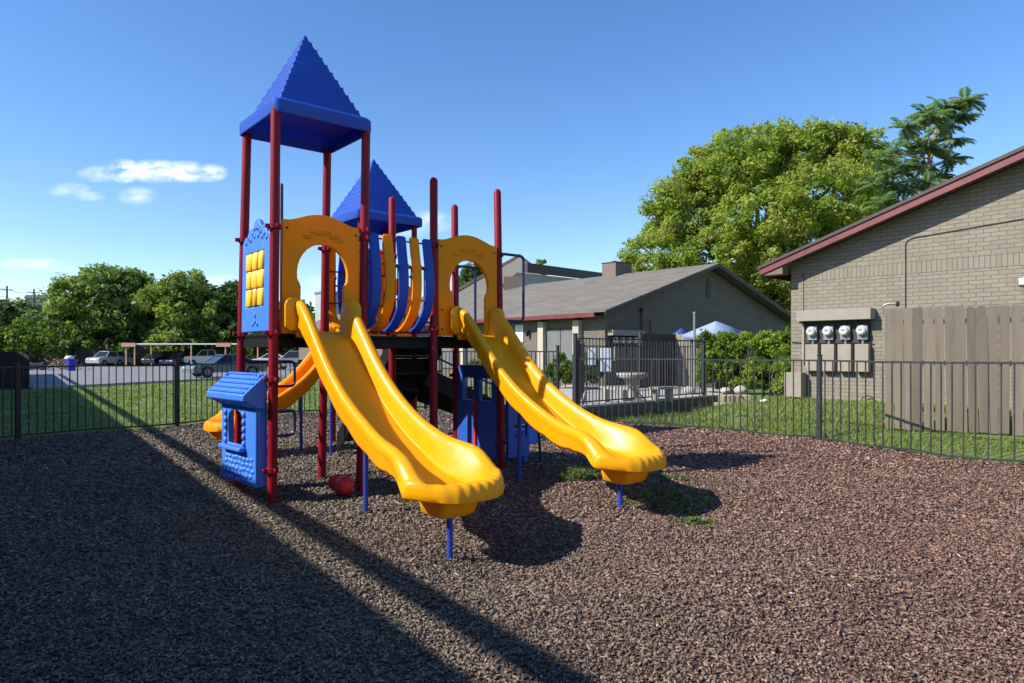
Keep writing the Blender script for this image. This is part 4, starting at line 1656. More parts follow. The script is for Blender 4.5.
# bin, junk, trailer
Yb = 58
BS = .8
bn = empty('rubbish_bin', (at(71.5, 0, Yb).x, Yb, .05), 0, 'bright blue bin with a white bag on top beyond the lawn', 'bin')
m = MB()
m.tube([(0, 0, 0), (0, 0, 1.15)], [.38, .5], 16)
m.tube([(0, 0, 1.1), (0, 0, 1.18)], .53, 16)
m.build('barrel', BIN, bn)
m = MB()
m.sphere((-.25, 0, 1.32), (.5, .45, .24), 12, 7)
m.v = [(x + random.uniform(-.05, .05), y + random.uniform(-.05, .05), z + random.uniform(-.04, .04)) for x, y, z in m.v]
m.build('bag', WHT, bn)
bn.scale = (.78, .78, .82)
Yj = 62
m = MB()
rs = random.Random(12)
for k in range(90):
    a = rs.uniform(0, 2 * pi)
    p = Vector((rs.gauss(0, .95), rs.gauss(0, .6), 0))
    p.z = max(.05, 1.1 - abs(p.x) * .7) * rs.random()
    d = Vector((cos(a), sin(a), rs.uniform(-.3, .8))) * rs.uniform(.4, .9)
    m.tube([p, p + d], [.04, .02], 5)
o = m.build('brush_pile', simple('dry_brush', (.28, .2, .12), .9, 0, .4, 6))
o.location = (at(57, 0, Yj).x, Yj, .05)
tag(o, 'pile of dry branches heaped beside the blue bin', 'brush pile')
tr = empty('motorcycle', (at(36, 0, 60).x, 60, .05), R(10), 'dark covered motorcycle standing at the left of the brush pile', 'motorcycle')
m = MB()
m.prism([(-1.1, .15), (1.1, .15), (1.15, .6), (.85, 1.1), (.6, .85), (-.2, .9), (-.7, 1.0), (-1.15, .65)], .5, Matrix.Translation((0, -.25, 0)))
m.build('cover', simple('dark_tarp', (.03, .03, .04), .6), tr, bevel=.08, seg=3)
m = MB()
for x in (-.75, .75):
    w = MB()
    w.tube([(0, 0, -.07), (0, 0, .07)], .31, 16)
    m.add(w.v, w.f, Matrix.Translation((x, 0, .31)) @ Matrix.Rotation(R(90), 4, 'X'))
m.build('wheel', BLK, tr)
tr.scale = (.7, .7, .7)

# ------------------------------------------------------------------ PLAY STRUCTURE
A0 = Vector((-2.610, 7.458, 0))
TH = R(40)
a_ = 1.067
ps = empty('play_structure', A0, TH, 'red, blue and yellow playground structure with three slides and two pointed towers', 'play structure')
Minv = (Matrix.Translation(A0) @ Matrix.Rotation(TH, 4, 'Z')).inverted()
DK = 1.86


def lean_vec(dx):
    """world x lean per metre in the structure's own frame"""
    return Vector((cos(TH), -sin(TH), 0)) * dx


def post(u, v, z1, lean=0.0, dome=True, r=.052, coll=(), z0=-.15, collr=None):
    m = MB()
    lv = lean_vec(lean)
    b = Vector((u, v, z0)) + lv * (z0 - DK * 0)
    m.tube([Vector((u, v, 0)) + lv * (z0 - 1.0) + Vector((0, 0, z0)), Vector((u, v, z1)) + lv * (z1 - 1.0)], r, 18, dome=dome)
    p = m.build('tower_post', MAR, ps)
    for z in coll:
        c = MB()
        q = Vector((u, v, z)) + lv * (z - 1.0)
        c.tube([q - Vector((0, 0, .03)), q + Vector((0, 0, .03))], r + .014, 16)
        c.box((q.x - r - .03, q.y, q.z), (.05, .03, .045))
        c.box((q.x, q.y - r - .03, q.z), (.03, .05, .045))
        c.build('clamp', collr or MAR, p, bevel=.004, seg=1)
    return p


def P3(u, v, z, lean=0.0):
    return Vector((u, v, z)) + lean_vec(lean) * (z - 1.0)


LN = {'A': .009, 'B': .026, 'C': .017, 'D': .016}
post(0, 0, 4.3, LN['A'], False, coll=(3.02, 1.86, 1.35, .36))
post(0, a_, 4.3, LN['B'], False, coll=(3.0, 1.86, 1.35))
post(a_, a_, 4.3, LN['C'], False, coll=(3.0, 1.86))
post(a_, 0, 4.3, LN['D'], False, coll=(3.1, 3.0, 1.86))
u2 = 1.9 * 1.1
u3 = 3.2
post(u2, 0, 3.85, 0.0, coll=(3.02, 1.95, .5))
post(u2 + .01, a_, 3.79, .0, coll=(3.0, 1.9))
post(u3, 0, 3.87, -.016, coll=(3.0, 1.95, 1.3, .4))
post(u3, a_, 3.83, -.008, coll=(2.05, 1.95, 1.3, .35))
# third deck (rear, with the second roof)
c3u, c3v = 3.05 * a_, 3.5 * a_
for du, dv in ((-.5, -.5), (.5, -.5), (-.5, .5), (.5, .5)):
    post(c3u + du * a_, c3v + dv * a_, 4.02, 0, False, coll=(3.0, 1.9), r=.05)


# roofs
def roof(cu, cv, zrim, zap, half, pyr, off=Vector((0, 0, 0))):
    m = MB()
    # rim: rounded square tray
    n = 6
    rr = .10

    def sq(h, r_, z):
        pts = []
        for q in range(4):
            ca = Vector((h - r_, h - r_, 0))
            for k in range(n + 1):
                a = pi / 2 * k / n
                p = ca + Vector((cos(a), sin(a), 0)) * r_
                ang = pi / 2 * q
                pts.append((p.x * cos(ang) - p.y * sin(ang) + cu + off.x, p.x * sin(ang) + p.y * cos(ang) + cv + off.y, z))
        return pts
    rows = [sq(half - .06, .06, zrim - .02), sq(half - .025, rr - .02, zrim - .165), sq(half - .005, rr, zrim - .165), sq(half, rr, zrim - .145), sq(half, rr, zrim - .03), sq(half - .03, rr - .02, zrim)]
    rows.append(sq(pyr + .01, .03, zrim + .003))
    # stepped lap courses
    NC = 11
    for i in range(NC):
        t0, t1 = i / NC, (i + 1) / NC
        h0 = pyr * (1 - t0)
        h1 = pyr * (1 - t1) + .013
        z0_ = zrim + (zap - zrim) * t0
        z1_ = zrim + (zap - zrim) * t1
        rows.append(sq(max(.012, h0), .01, z0_ + .004))
        rows.append(sq(max(.012, h1), .01, z1_))
    m.grid(rows, True)
    k = len(rows[0])
    last = len(m.v) - k
    m.f.append(tuple(range(last, last + k)))
    # underside: shallow inverted pyramid following the shape inside
    top_c = (cu + off.x, cv + off.y, zrim + .25)
    m.v.append(top_c)
    ti = len(m.v) - 1
    for i in range(k):
        m.f.append((i, (i + 1) % k, ti))
    # moulded ribs below
    o = m.build('tower_roof', RBL, ps, ang=22)
    for i in range(1, NC):  # thin dark rings added to draw a shade line at each lap
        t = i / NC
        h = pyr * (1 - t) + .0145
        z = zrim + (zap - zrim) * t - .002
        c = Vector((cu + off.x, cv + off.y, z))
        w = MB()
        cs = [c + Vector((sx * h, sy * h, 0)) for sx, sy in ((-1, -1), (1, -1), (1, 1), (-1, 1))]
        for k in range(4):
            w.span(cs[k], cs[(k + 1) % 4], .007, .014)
        w.build('lap_shade_line', RSH, o, ang=0)
    return o


offr = Vector((0, 0, 0)) + lean_vec(.017) * 3.3
roof(a_ / 2, a_ / 2, 4.43, 5.45, .60, .50, offr)
roof(c3u, c3v, 4.08, 5.15, .665, .57)

# decks
def deck(u0, u1, v0, v1, z, mat=DVY):
    m = MB()
    m.box(((u0 + u1) / 2, (v0 + v1) / 2, z - .03), (u1 - u0, v1 - v0, .05))
    m.box(((u0 + u1) / 2, v0 + .015, z - .09), (u1 - u0, .03, .13))
    m.box(((u0 + u1) / 2, v1 - .015, z - .09), (u1 - u0, .03, .13))
    m.box((u0 + .015, (v0 + v1) / 2, z - .09), (.03, v1 - v0 - .07, .13))
    m.box((u1 - .015, (v0 + v1) / 2, z - .09), (.03, v1 - v0 - .07, .13))
    m.build('deck', mat, ps, ang=0)


deck(.02, a_ - .01, .03, a_ - .02, DK)
deck(a_ + .01, u2 - .01, .03, a_ - .02, DK - .01)
deck(u2 + .01, u3 - .02, .03, a_ - .02, DK)
deck(c3u - .5 * a_ + .02, c3u + .5 * a_ - .02, c3v - .5 * a_ + .02, c3v + .5 * a_ - .02, DK)

# frame matrices: panel in u-z plane facing -v (T: thickness toward +v)
def plane_v(v=0.0, u=0.0, z=0.0):
    return Matrix.Translation((u, v, z))


def plane_u(u=0.0, v=0.0, z=0.0):
    """panel x runs along +v, thickness along -u"""
    return Matrix.Translation((u, v, z)) @ Matrix.Rotation(pi / 2, 4, 'Z')


def arch_panel(u0, u1, lean=0.0, v=0.0, hole=True):
    w = u1 - u0
    zl = 3.11
    outer = [(0, DK + .0), (w, DK + .0), (w, zl - .03)]
    for k in range(15):
        t = 1 - k / 14
        hump = .135 * (sin(pi * min(1, max(0, (t - .06) / .86)))) ** 1.3
        outer.append((w * t, zl - .02 + hump))
    outer = [(0, DK), (.14 * w, DK)]
    # opening, left side up, round head, right side down
    op = []
    cxx = .515 * w
    op += [(cxx - .285 * w, DK), (cxx - .285 * w, 2.38), (cxx - .30 * w, 2.42)]
    for k in range(17):
        a = pi + .18 - (pi + .36) * k / 16
        op.append((cxx + .335 * w * cos(a), 2.53 + .345 * sin(a)))
    op += [(cxx + .30 * w, 2.42), (cxx + .285 * w, 2.38), (cxx + .285 * w, DK)]
    out = [(0, DK)] + op + [(w, DK), (w, zl - .02)]
    for k in range(17):
        t = 1 - k / 16
        hump = .10 * max(0, sin(pi * min(1, max(0, (t - .08) / .84)))) ** 1.2
        out.append((w * t, zl + hump))
    out = [p for i, p in enumerate(out) if i == 0 or (abs(p[0] - out[i - 1][0]) + abs(p[1] - out[i - 1][1])) > 1e-5]
    m = MB()
    m.prism(out, .055, Matrix.Translation((u0, v - .03, 0)))
    lv = lean_vec(lean)
    m.v = [(x + lv.x * (z - 1), y + lv.y * (z - 1), z) for x, y, z in m.v]
    p = m.build('archway_panel', ORG, ps, ang=30, bevel=.012)
    m = MB()
    for k in range(9):
        t = k / 8
        a = pi * (.2 + .6 * t)
        q = Vector((u0 + cxx + .27 * w * cos(a), v - .034, 2.83 + .17 * sin(a) + .02 * sin(k * 2.4)))
        q += lv * (q.z - 1)
        m.sphere(q, (.05, .012, .022), 8, 5)
    m.build('relief', ORG, p, ang=60)
    m = MB()
    for (x, z) in ((.045, 3.02), (w - .045, 3.02), (.045, 1.95), (w - .045, 1.95), (.045, 2.2), (w - .045, 2.2)):
        q = Vector((u0 + x, v - .035, z)) + lv * (z - 1)
        m.sphere(q, (.014, .008, .014), 8, 5)
    m.build('bolt', DVY, p, ang=60)
    return p


arch_panel(.075, a_ - .075, .012)
arch_panel(u2 + .07, u3 - .075, -.006)


# barrel wall between the towers
def slat(u, mat, front=True, lean=0):
    prof = [(-.035, 3.08), (-.05, 3.0), (-.075, 2.85), (-.105, 2.68), (-.115, 2.5), (-.10, 2.34), (-.05, 2.18), (.05, 2.05), (.17, 1.96), (.32, 1.90)]
    # densify
    pts = []
    V_ = [Vector((0, *p)) for p in prof]
    for i in range(len(V_) - 1):
        for k in range(3):
            p0, p1, p2, p3 = V_[max(0, i - 1)], V_[i], V_[i + 1], V_[min(len(V_) - 1, i + 2)]
            t = k / 3
            pts.append(.5 * ((2 * p1) + (-p0 + p2) * t + (2 * p0 - 5 * p1 + 4 * p2 - p3) * t * t + (-p0 + 3 * p1 - 3 * p2 + p3) * t ** 3))
    pts.append(V_[-1])
    rows = []
    hw, th = .064, .04
    for i, p in enumerate(pts):
        d = (pts[min(i + 1, len(pts) - 1)] - pts[max(i - 1, 0)]).normalized()
        n = Vector((0, d.z, -d.y))
        k = .75 if i in (0, len(pts) - 1) else 1
        row = []
        for (x, y) in ((-1, -.6), (-.8, -1), (.8, -1), (1, -.6), (1, .6), (.8, 1), (-.8, 1), (-1, .6)):
            row.append(p + Vector((u + x * hw * k, 0, 0)) + n * (y * th / 2 * k))
        rows.append(row)
    if not front:
        rows = [[Vector((q.x, a_ - q.y, q.z)) for q in r_] for r_ in rows]
    m = MB()
    m.grid(rows, True)
    n = 8
    m.f.append(tuple(range(n)))
    m.f.append(tuple(range(len(m.v) - n, len(m.v))))
    return m.build('barrel_slat', mat, ps, ang=50)


us = [a_ + .135 + i * (u2 - a_ - .27) / 4 for i in range(5)]
for i, u in enumerate(us):
    slat(u, RBL if i % 2 == 0 else ORG, True)
    slat(u, ORG if i % 2 == 0 else RBL, False)
m = MB()
for (v, z) in ((-.02, 3.03), (-.075, 2.72), (-.075, 2.3), (.2, 1.9)):
    for f in (0, 1):
        vv = v if f == 0 else a_ - v
        m = MB()
        m.tube([(a_ + .03, vv + (.03 if f == 0 else -.03), z), (u2 - .03, vv + (.03 if f == 0 else -.03), z)], .011, 6)
        m.build('crossbar', MAR, ps)
for z in (2.72, 2.3):
    for i in range(4):
        m = MB()
        x = (us[i] + us[i + 1]) / 2
        m.tube([(us[i] + .04, -.078, z), (us[i] + .09, -.078, z)], .02, 8)
        m.build('spacer', ORG, ps)


# ---- slides
rk_w = [0, .12, .3, .5, .7, .9, 1.15, 1.41, 1.68, 1.95, 2.2, 2.42, 2.58, 2.72, 2.88]
rk_z = [2.23, 2.22, 2.06, 1.84, 1.62, 1.43, 1.235, 1.08, .95, .855, .81, .79, .75, .68, .595]
bd_w = [0, .12, .3, .5, .7, .9, 1.15, 1.41, 1.68, 1.95, 2.2, 2.45, 2.65, 2.85]
bd_z = [1.875, 1.86, 1.76, 1.57, 1.37, 1.19, 1.0, .84, .70, .595, .525, .485, .465, .462]
hw_w = [0, .25, 1.6, 2.1, 2.5, 2.85]
hw_z = [.325, .315, .322, .365, .435, .47]
cubic = lambda w, a, b: float(np.interp(w, a, b))


def smooth_interp(ws, zs):
    W = np.linspace(ws[0], ws[-1], 240)
    Z = np.interp(W, ws, zs)
    k = np.ones(17) / 17
    Zp = np.concatenate([np.full(8, Z[0]), Z, np.full(8, Z[-1])])
    Z = np.convolve(Zp, k, 'valid')
    return lambda w: float(np.interp(w, W, Z))


RK, BD, HWF = smooth_interp(rk_w, rk_z), smooth_interp(bd_w, bd_z), smooth_interp(hw_w, hw_z)


def slide_mesh(yscale=1.0, mat=YEL):
    m = MB()
    NS = 96
    W_end = 2.88
    NB = 33
    rows = []

    def section(w):
        rk, bd, hw = RK(w), BD(w), HWF(w)
        flat = max(0, min(1, (w - 1.7) / .9))
        # scalloped lower edge of the outside wall
        sk = .30 - .04 * min(1, w) + .022 * abs(sin(w * 7.5)) * (1 if .2 < w < 2.2 else .2)
        sk *= (1 - .25 * flat)
        zb = max(rk - sk, .40 + .055 * flat)
        pts = []
        ow = hw + .012
        rr = .034 + .012 * flat
        # outer wall with a moulded step
        pts.append((-(ow - .03), zb))
        pts.append((-(ow - .012), zb + .03))
        pts.append((-(ow - .022), zb + (rk - zb) * .45))
        pts.append((-(ow - .004), zb + (rk - zb) * .62))
        pts.append((-(ow + .004), rk - rr * 1.2))
        for a in (150, 120, 90, 60, 30):
            pts.append((-(ow - rr) + rr * cos(R(a)) * 1.0, rk - rr + rr * sin(R(a))))
        # inner wall to bed
        xi = ow - 2 * rr
        xb = xi - (.045 + .13 * flat)
        zi = rk - rr * 1.3
        inner = []
        for k in range(1, 7):
            t = k / 6
            x = xi + (xb - xi) * (t ** (1.0))
            s_ = t ** (1.35 - .55 * flat)
            s_ = s_ * s_ * (3 - 2 * s_) if flat < .2 else (s_ * .6 + .4 * s_ * s_ * (3 - 2 * s_))
            inner.append((-x, zi + (bd + .004 - zi) * s_))
        pts += inner
        left = pts
        nb = NB
        bed = []
        for k in range(1, nb):
            x = -xb + 2 * xb * k / nb
            bed.append((x, bd - .008 * (1 - (x / xb) ** 2)))
        right = [(-x, z) for x, z in left[::-1]]
        return left + bed + right
    n = len(section(0))

    def wend0(x, hw):
        s = min(1, abs(x) / (hw + .01))
        return W_end - .33 * s ** 2.8

    for i in range(NS + 1):
        f = i / NS
        sec = section(f * W_end)
        hw = HWF(f * W_end)
        row = []
        for (x, z) in sec:
            we = wend0(x, hw)
            # compress only the last part toward the rounded end
            w = f * W_end
            if w > 2.2:
                w = 2.2 + (w - 2.2) * (we - 2.2) / (W_end - 2.2)
            # lip ridge: the bed rises before the nose
            t = max(0, min(1, (f * W_end - 2.52) / .34))
            t = t * t * (3 - 2 * t)
            k_ = max(0, min(1, (hw - .02 - abs(x)) / .05))
            z2 = z + max(0, .565 - z) * t * k_
            gs = math.exp(-((f - .985) / .025) ** 2)
            z2 += .007 * gs * cos(x * 66) * k_
            row.append((x, -w * yscale, z2))
        rows.append(row)
    lastr = rows[-1]
    zbf = lambda x: .445 + .035 * min(1, abs(x) / .43) ** 3
    for a in (15, 30, 45, 60, 75, 90):
        row = []
        for (x, y, z) in lastr:
            zb_ = zbf(x)
            top_ = max(z, zb_ + .001)
            hgt = top_ - zb_
            rr_ = .06 + .25 * max(0, hgt - .12)
            sl = abs(x) / .45
            row.append((x * (1 + .035 * sin(R(a)) * sl), y - rr_ * sin(R(a)) * (1 - .35 * sl ** 4) * (1 + .07 * cos(x * 66)), min(z, zb_ + hgt * cos(R(a)) ** .8)))
        rows.append(row)
    low = rows[-1]
    for pull, dz in ((.03, -.008), (.09, -.008), (.2, .0)):
        rows.append([(x * (1 - pull * .5), y + pull * (1 - min(1, abs(x) / .43) ** 3), z + dz) for (x, y, z) in low])
    m.grid(rows)
    # underside sheet under the bed so that the chute has a real back
    # chin: box around the end leg
    ys = yscale
    chin = []
    for (z, hx, y0, y1) in ((.475, .21, -2.42, -2.82), (.43, .205, -2.42, -2.83), (.31, .18, -2.44, -2.78), (.288, .155, -2.47, -2.75)):
        cpts = []
        for q in range(4):
            sx = [-1, 1, 1, -1][q]
            yy = [y0, y0, y1, y1][q]
            for k in range(4):
                a = [pi / 2, 0, -pi / 2, -pi][q] + 0
                cpts.append((sx * (hx - .05) + .05 * cos(pi - (q * pi / 2) - pi / 6 * k + 0) * (1), (yy + (-.05 if q < 2 else .05)) * ys + .05 * sin(pi / 2 + (1 if 0 else 0)) * 0, z))
        # simple rounded rectangle
        cpts = []
        for q, (sx, yy, sy) in enumerate(((1, y0, -1), (1, y1, 1), (-1, y1, 1), (-1, y0, -1))):
            base = [(0, 1), (1, 0), (0, -1), (-1, 0)]
            for k in range(4):
                a = pi / 2 - q * pi / 2 - k * pi / 6
                cpts.append((-.085 + sx * (hx - .06) + .06 * cos(a), (yy + sy * .06) * ys + .06 * sin(a), z))
        chin.append(cpts)
    m2 = MB()
    m2.grid(chin, True)
    k = len(chin[0])
    m2.f.append(tuple(range(len(m2.v) - k, len(m2.v))))
    return m, m2


def entry_flange():
    m = MB()
    for s in (-1, 1):
        x0, x1 = .275, .46
        o_ = [(x0, 1.88), (x1 - .05, 1.88), (x1, 1.93), (x1, 2.17), (x1 - .02, 2.22), (x1 - .06, 2.245), (x0 + .05, 2.255), (x0, 2.2)]
        if s < 0:
            o_ = [(-x, z) for x, z in o_][::-1]
        m.prism(o_, .05, Matrix.Translation((0, -.085, 0)))
    m.box((0, -.055, 1.845), (.66, .05, .07))
    return m


def make_slide(u, v, rot, legs, ysc=1.0, mat=YEL, bend=0.0):
    s, chin = slide_mesh(ysc)
    o = s.build('slide', mat, ps, ang=62, solid=.014, fix=False)
    o.location = (u, v, 0)
    o.rotation_euler = (0, 0, rot)
    c = chin.build('foot_housing', mat, o, ang=40)
    c2 = entry_flange().build('entry_flange', mat, o, ang=30, bevel=.012)
    for (w, zt_, lx) in legs:
        q = MB()
        q.tube([(lx, -w * ysc, -.15), (lx, -w * ysc, zt_)], .026, 12)
        q.build('leg', BST, o)
        q = MB()
        q.box((lx, -w * ysc, zt_ - .01), (.24, .05, .02))
        q.build('bracket', BST, o)
    return o


make_slide(.55, -.03, R(.5), [(1.03, .98, 0), (2.68, .32, -.115)], mat=YEL)
make_slide(2.735, -.03, R(1.8), [(.88, 1.12, 0), (2.52, .32, -.04)], mat=YEL)
# rear orange slide leaves the third deck toward -u
make_slide(c3u - .5 * a_ - .02, c3v - .05, R(-90), [(1.05, .98, 0), (1.6, .68, 0), (2.2, .42, 0)], ysc=.79, mat=ORG)

# ---- window panel on the tower's left face
pv0, pv1 = .085, a_ - .09
w = pv1 - pv0
outer = [(0, DK + .02), (w, DK + .02), (w, 2.93)]
crown_ = [(.94, 2.99), (.88, 3.0), (.84, 2.98), (.80, 3.04), (.73, 3.09), (.66, 3.08), (.62, 3.1), (.56, 3.155), (.48, 3.18), (.40, 3.155), (.35, 3.1), (.30, 3.08), (.23, 3.09), (.17, 3.04), (.13, 2.98), (.09, 3.0), (.04, 2.99)]
outer += [(w * t, z) for t, z in crown_] + [(0, 2.93)]
hole = [(.2 * w, 2.17), (.2 * w, 2.80), (.84 * w, 2.80), (.84 * w, 2.17)]
m = MB()
m.prism(outer, .05, plane_u(.02, pv0, 0), [hole])
lv = lean_vec(.017)
shear = lambda mm_: [(x + lv.x * (z - 1), y + lv.y * (z - 1), z) for x, y, z in mm_.v]
m.v = shear(m)
wp = m.build('window_panel', BLU, ps, ang=30, bevel=.012)
m = MB()
for t, z in ((.12, 2.93), (.2, 2.98), (.27, 2.95), (.34, 3.02), (.41, 2.98), (.48, 3.08), (.55, 2.98), (.62, 3.02), (.69, 2.95), (.76, 2.98), (.85, 2.93), (.41, 3.06), (.56, 3.07), (.48, 2.0), (.40, 1.97), (.56, 1.97), (.48, 2.07)):
    m.sphere((-.034, pv0 + w * t, z), (.012, .024, .03), 8, 5)
m.v = shear(m)
m.build('relief', BLU, wp, ang=60)
for i in range(3):
    m = MB()
    vv = pv0 + w * (.2 + .64 * (i + .5) / 3)
    m.tube([(-.005, vv, 2.16), (-.005, vv, 2.81)], .01, 6)
    m.v = shear(m)
    m.build('rod', BST, wp)
    for j in range(3):
        m = MB()
        zc = 2.17 + .63 * (j + .5) / 3
        hh, hr = .095, .092
        rot_ = [.05, -.05, .12, .3, -.08, .05, .03, .08, -.05][i * 3 + j]
        pr = [(-.082, -.02), (-.06, -.04), (.06, -.04), (.082, -.02), (.082, .02), (.06, .04), (-.06, .04), (-.082, .02)]
        cr, sr = cos(rot_), sin(rot_)
        rws = [[(-.005 + y * cr * k_ + x * sr * k_, vv + (x * cr - y * sr) * k_, z) for x, y in pr] for k_, z in ((.85, zc - hh), (1, zc - hh + .015), (1, zc + hh - .015), (.85, zc + hh))]
        m.grid(rws, True)
        m.f.append(tuple(range(8)))
        m.f.append(tuple(range(24, 32)))
        m.v = shear(m)
        m.build('tile', TIL, wp, ang=40)

# ---- shop panel under it
sp0 = Vector((-.13, .08, 0))
spd = Vector((-.19, 1.05, 0)) - sp0
sa = atan2(spd.y, spd.x)
Lp = spd.length
sp = bpy.data.objects.new('shop_panel', None)
# the panel itself is the part; its pieces are sub-parts
MS = Matrix.Translation(sp0) @ Matrix.Rotation(sa, 4, 'Z')      # local x along the panel, thickness along -u side is +y
z0, z1 = .17, 1.16
arch = [(.40, .60)]
xs0, xs1 = .36 * Lp, .80 * Lp
arch = [(xs0, .60), (xs0, .86)]
for k in range(1, 10):
    a = pi - pi * k / 10
    arch.append(((xs0 + xs1) / 2 + (xs1 - xs0) / 2 * cos(a), .86 + .13 * sin(a)))
arch += [(xs1, .86), (xs1, .60)]
m = MB()
m.prism([(0, z0), (Lp, z0), (Lp, z1), (0, z1)], .03, MS, [arch])
# side walls and top
m.prism([(0, z0), (.05, z0), (.05, 1.40), (0, 1.40)], .10, MS @ Matrix.Translation((0, -.101, 0)))
m.prism([(Lp - .05, z0), (Lp, z0), (Lp, 1.40), (Lp - .05, 1.40)], .10, MS @ Matrix.Translation((0, -.101, 0)))
shp = m.build('shop_panel', BLU, ps, ang=30, bevel=.01)
bpy.data.objects.remove(sp)
m = MB()
prof = [(-.08, 1.42), (.19, 1.185), (.19, 1.12), (.15, 1.105), (.02, 1.03), (-.06, 1.03)]
rows = [[MS @ Vector((x, y, z)) for y, z in prof] for x in (-.05, Lp + .05)]
m.grid(rows, True)
m.f.append(tuple(range(6)))
m.f.append(tuple(range(6, 12)))
aw = m.build('awning', BLU, shp, ang=25, bevel=.012)
m = MB()
for j in range(5):
    t = (j + .5) / 5
    y = -.08 + .27 * t
    z = 1.42 - .235 * t
    for i in range(13):
        x = -.03 + (Lp + .06) * (i + .5 + .25 * (j % 2)) / 13.4
        m.sphere(MS @ Vector((x, y + .003, z + .003)), (.026, .034, .013), 7, 4)
m.build('roof_tile_relief', BLU, aw, ang=60)
m = MB()
for side in (0, 1):
    for j in range(5):
        x = (xs0 - .05 if side == 0 else xs1 + .05)
        m.sphere(MS @ Vector((x, .035, .62 + .082 * j)), (.028, .034, .04), 9, 6)
m.build('bead_column', BLU, shp, ang=60)
m = MB()
m.prism([(xs0 - .1, .535), (xs1 + .1, .535), (xs1 + .1, .585), (xs0 - .1, .585)], .085, MS @ Matrix.Translation((0, .028, 0)))
m.build('counter', BLU, shp, bevel=.014)
m = MB()
rs = random.Random(9)
for j in range(5):
    for i in range(8):
        x = .06 + (Lp - .12) * (i + .5 + .35 * (j % 2) + rs.uniform(-.15, .15)) / 8.4
        z = .21 + .062 * j + rs.uniform(-.008, .008)
        m.sphere(MS @ Vector((x, .03, z)), (.02, rs.uniform(.042, .06), rs.uniform(.024, .032)), 7, 5)
m.build('stone_relief', BLU, shp, ang=60)
for z in (1.35, .36):
    m = MB()
    m.tube([P3(0, 0, z), P3(-.05, .06, z), MS @ Vector((.02, -.05, z))], .018, 8)
    m.build('clamp_arm', MAR, shp)

# ---- serpentine climber on the back of tower one
zs = [1.84, 1.53, 1.21, .90, .58]
pts = []
L0, R0 = .10, .74
vv = a_ + .14
pts.append((R0, a_ + .02, zs[0]))
pts.append((R0, vv, zs[0]))
side = R0
for i, z in enumerate(zs):
    other = L0 if side == R0 else R0
    pts.append((other, vv, z))
    if i + 1 < len(zs):
        pts.append((other, vv, zs[i + 1]))
    side = other
pts.append((side, vv, .3))
pts.append((side, vv, -.1))
m = MB()
m.tube(fillet(pts[1:], .07, 5), .018, 9)
m.tube([(R0, a_ + .02, zs[0]), (R0, vv, zs[0])], .018, 9)
m.build('serpentine_climber', NVY, ps)
m = MB()
m.tube([(.52, a_ + .02, DK), (.52, a_ + .02, 3.76)], .022, 10, dome=True)
m.build('handhold_pole', NVY, ps)
m = MB()
m.tube([(a_ + .09, a_ + .06, DK), (a_ + .09, a_ + .06, 3.05)], .022, 10, dome=True)
m.build('handhold_pole', NVY, ps)


# hand loops at deck two
def hand_loop(u, v, w, zb, zt_):
    m = MB()
    m.tube(fillet([(u + .05, v, zt_), (u + w, v, zt_), (u + w, v, zb), (u + .05, v, zb)], .07), .02, 9)
    m.build('hand_rail', NVY, ps)


hand_loop(u3, 0, .42, 2.09, 3.02)
hand_loop(u3, a_, .36, 2.06, 2.95)
# arch climber beyond deck two
m = MB()
for v in (.2, .85):
    m.tube(fillet([(u3 + .05, v, 1.86), (u3 + .5, v, 1.7), (u3 + .85, v, .9), (u3 + .95, v, -.1)], .35), .021, 9)
for k in range(5):
    t = k / 5
    uu = u3 + .55 + .38 * t
    z = 1.55 - 1.3 * t
    m.tube([(uu, .2, z), (uu, .85, z)], .017, 8)
m.build('arch_climber', NVY, ps)
# picket barrier at the rear of deck two
m = MB()
for k in range(9):
    u = u2 + .1 + k * .11
    m.tube([(u, a_, 1.95), (u, a_, 2.85)], .011, 6)
m.tube([(u2 + .04, a_, 2.86), (u3 - .04, a_, 2.86)], .018, 8)
m.tube([(u2 + .04, a_, 1.94), (u3 - .04, a_, 1.94)], .018, 8)
m.build('picket_barrier', NVY, ps)

# lower play panel under deck two (between G and H)
w = a_ - .12
hl = [[(.12, .95), (.12, 1.27), (.40, 1.27), (.40, .95)], [(.54, .95), (.54, 1.27), (.82, 1.27), (.82, .95)]]
m = MB()
m.prism([(0, .17), (w, .17), (w, 1.40), (w - .06, 1.46), (.06, 1.46), (0, 1.40)], .07, plane_u(u3 + .04, .06, 0), hl)
pp = m.build('play_panel', BLD, ps, ang=30, bevel=.012)
m = MB()
m.box((u3 - .045, .06 + w / 2, .55), (.03, .05, .72))
m.sphere((u3 - .06, .06 + w / 2, .93), .035, 8, 6)
m.build('knob_rail', RED, pp)
hl = [[(.12, .85), (.12, 1.1), (.36, 1.1), (.36, .85)], [(.12, .42), (.12, .62), (.36, .62), (.36, .42)]]
m = MB()
m.prism([(0, .15), (.40, .15), (.40, 1.22), (0, 1.22)], .06, Matrix.Translation((u3 + .12, -.02, 0)), hl)
m.build('side_panel', BLD, ps, ang=30, bevel=.012)
m = MB()
m.prism([(-.17, 0), (.17, 0), (.2, .1), (.12, .22), (-.12, .22), (-.2, .1)], .3, Matrix.Translation((u3 + .75, .2, .28)))
m.tube([(u3 + .75, .35, -.1), (u3 + .75, .35, .3)], .04, 10)
m.build('seat', BLU, ps, bevel=.03, seg=3)

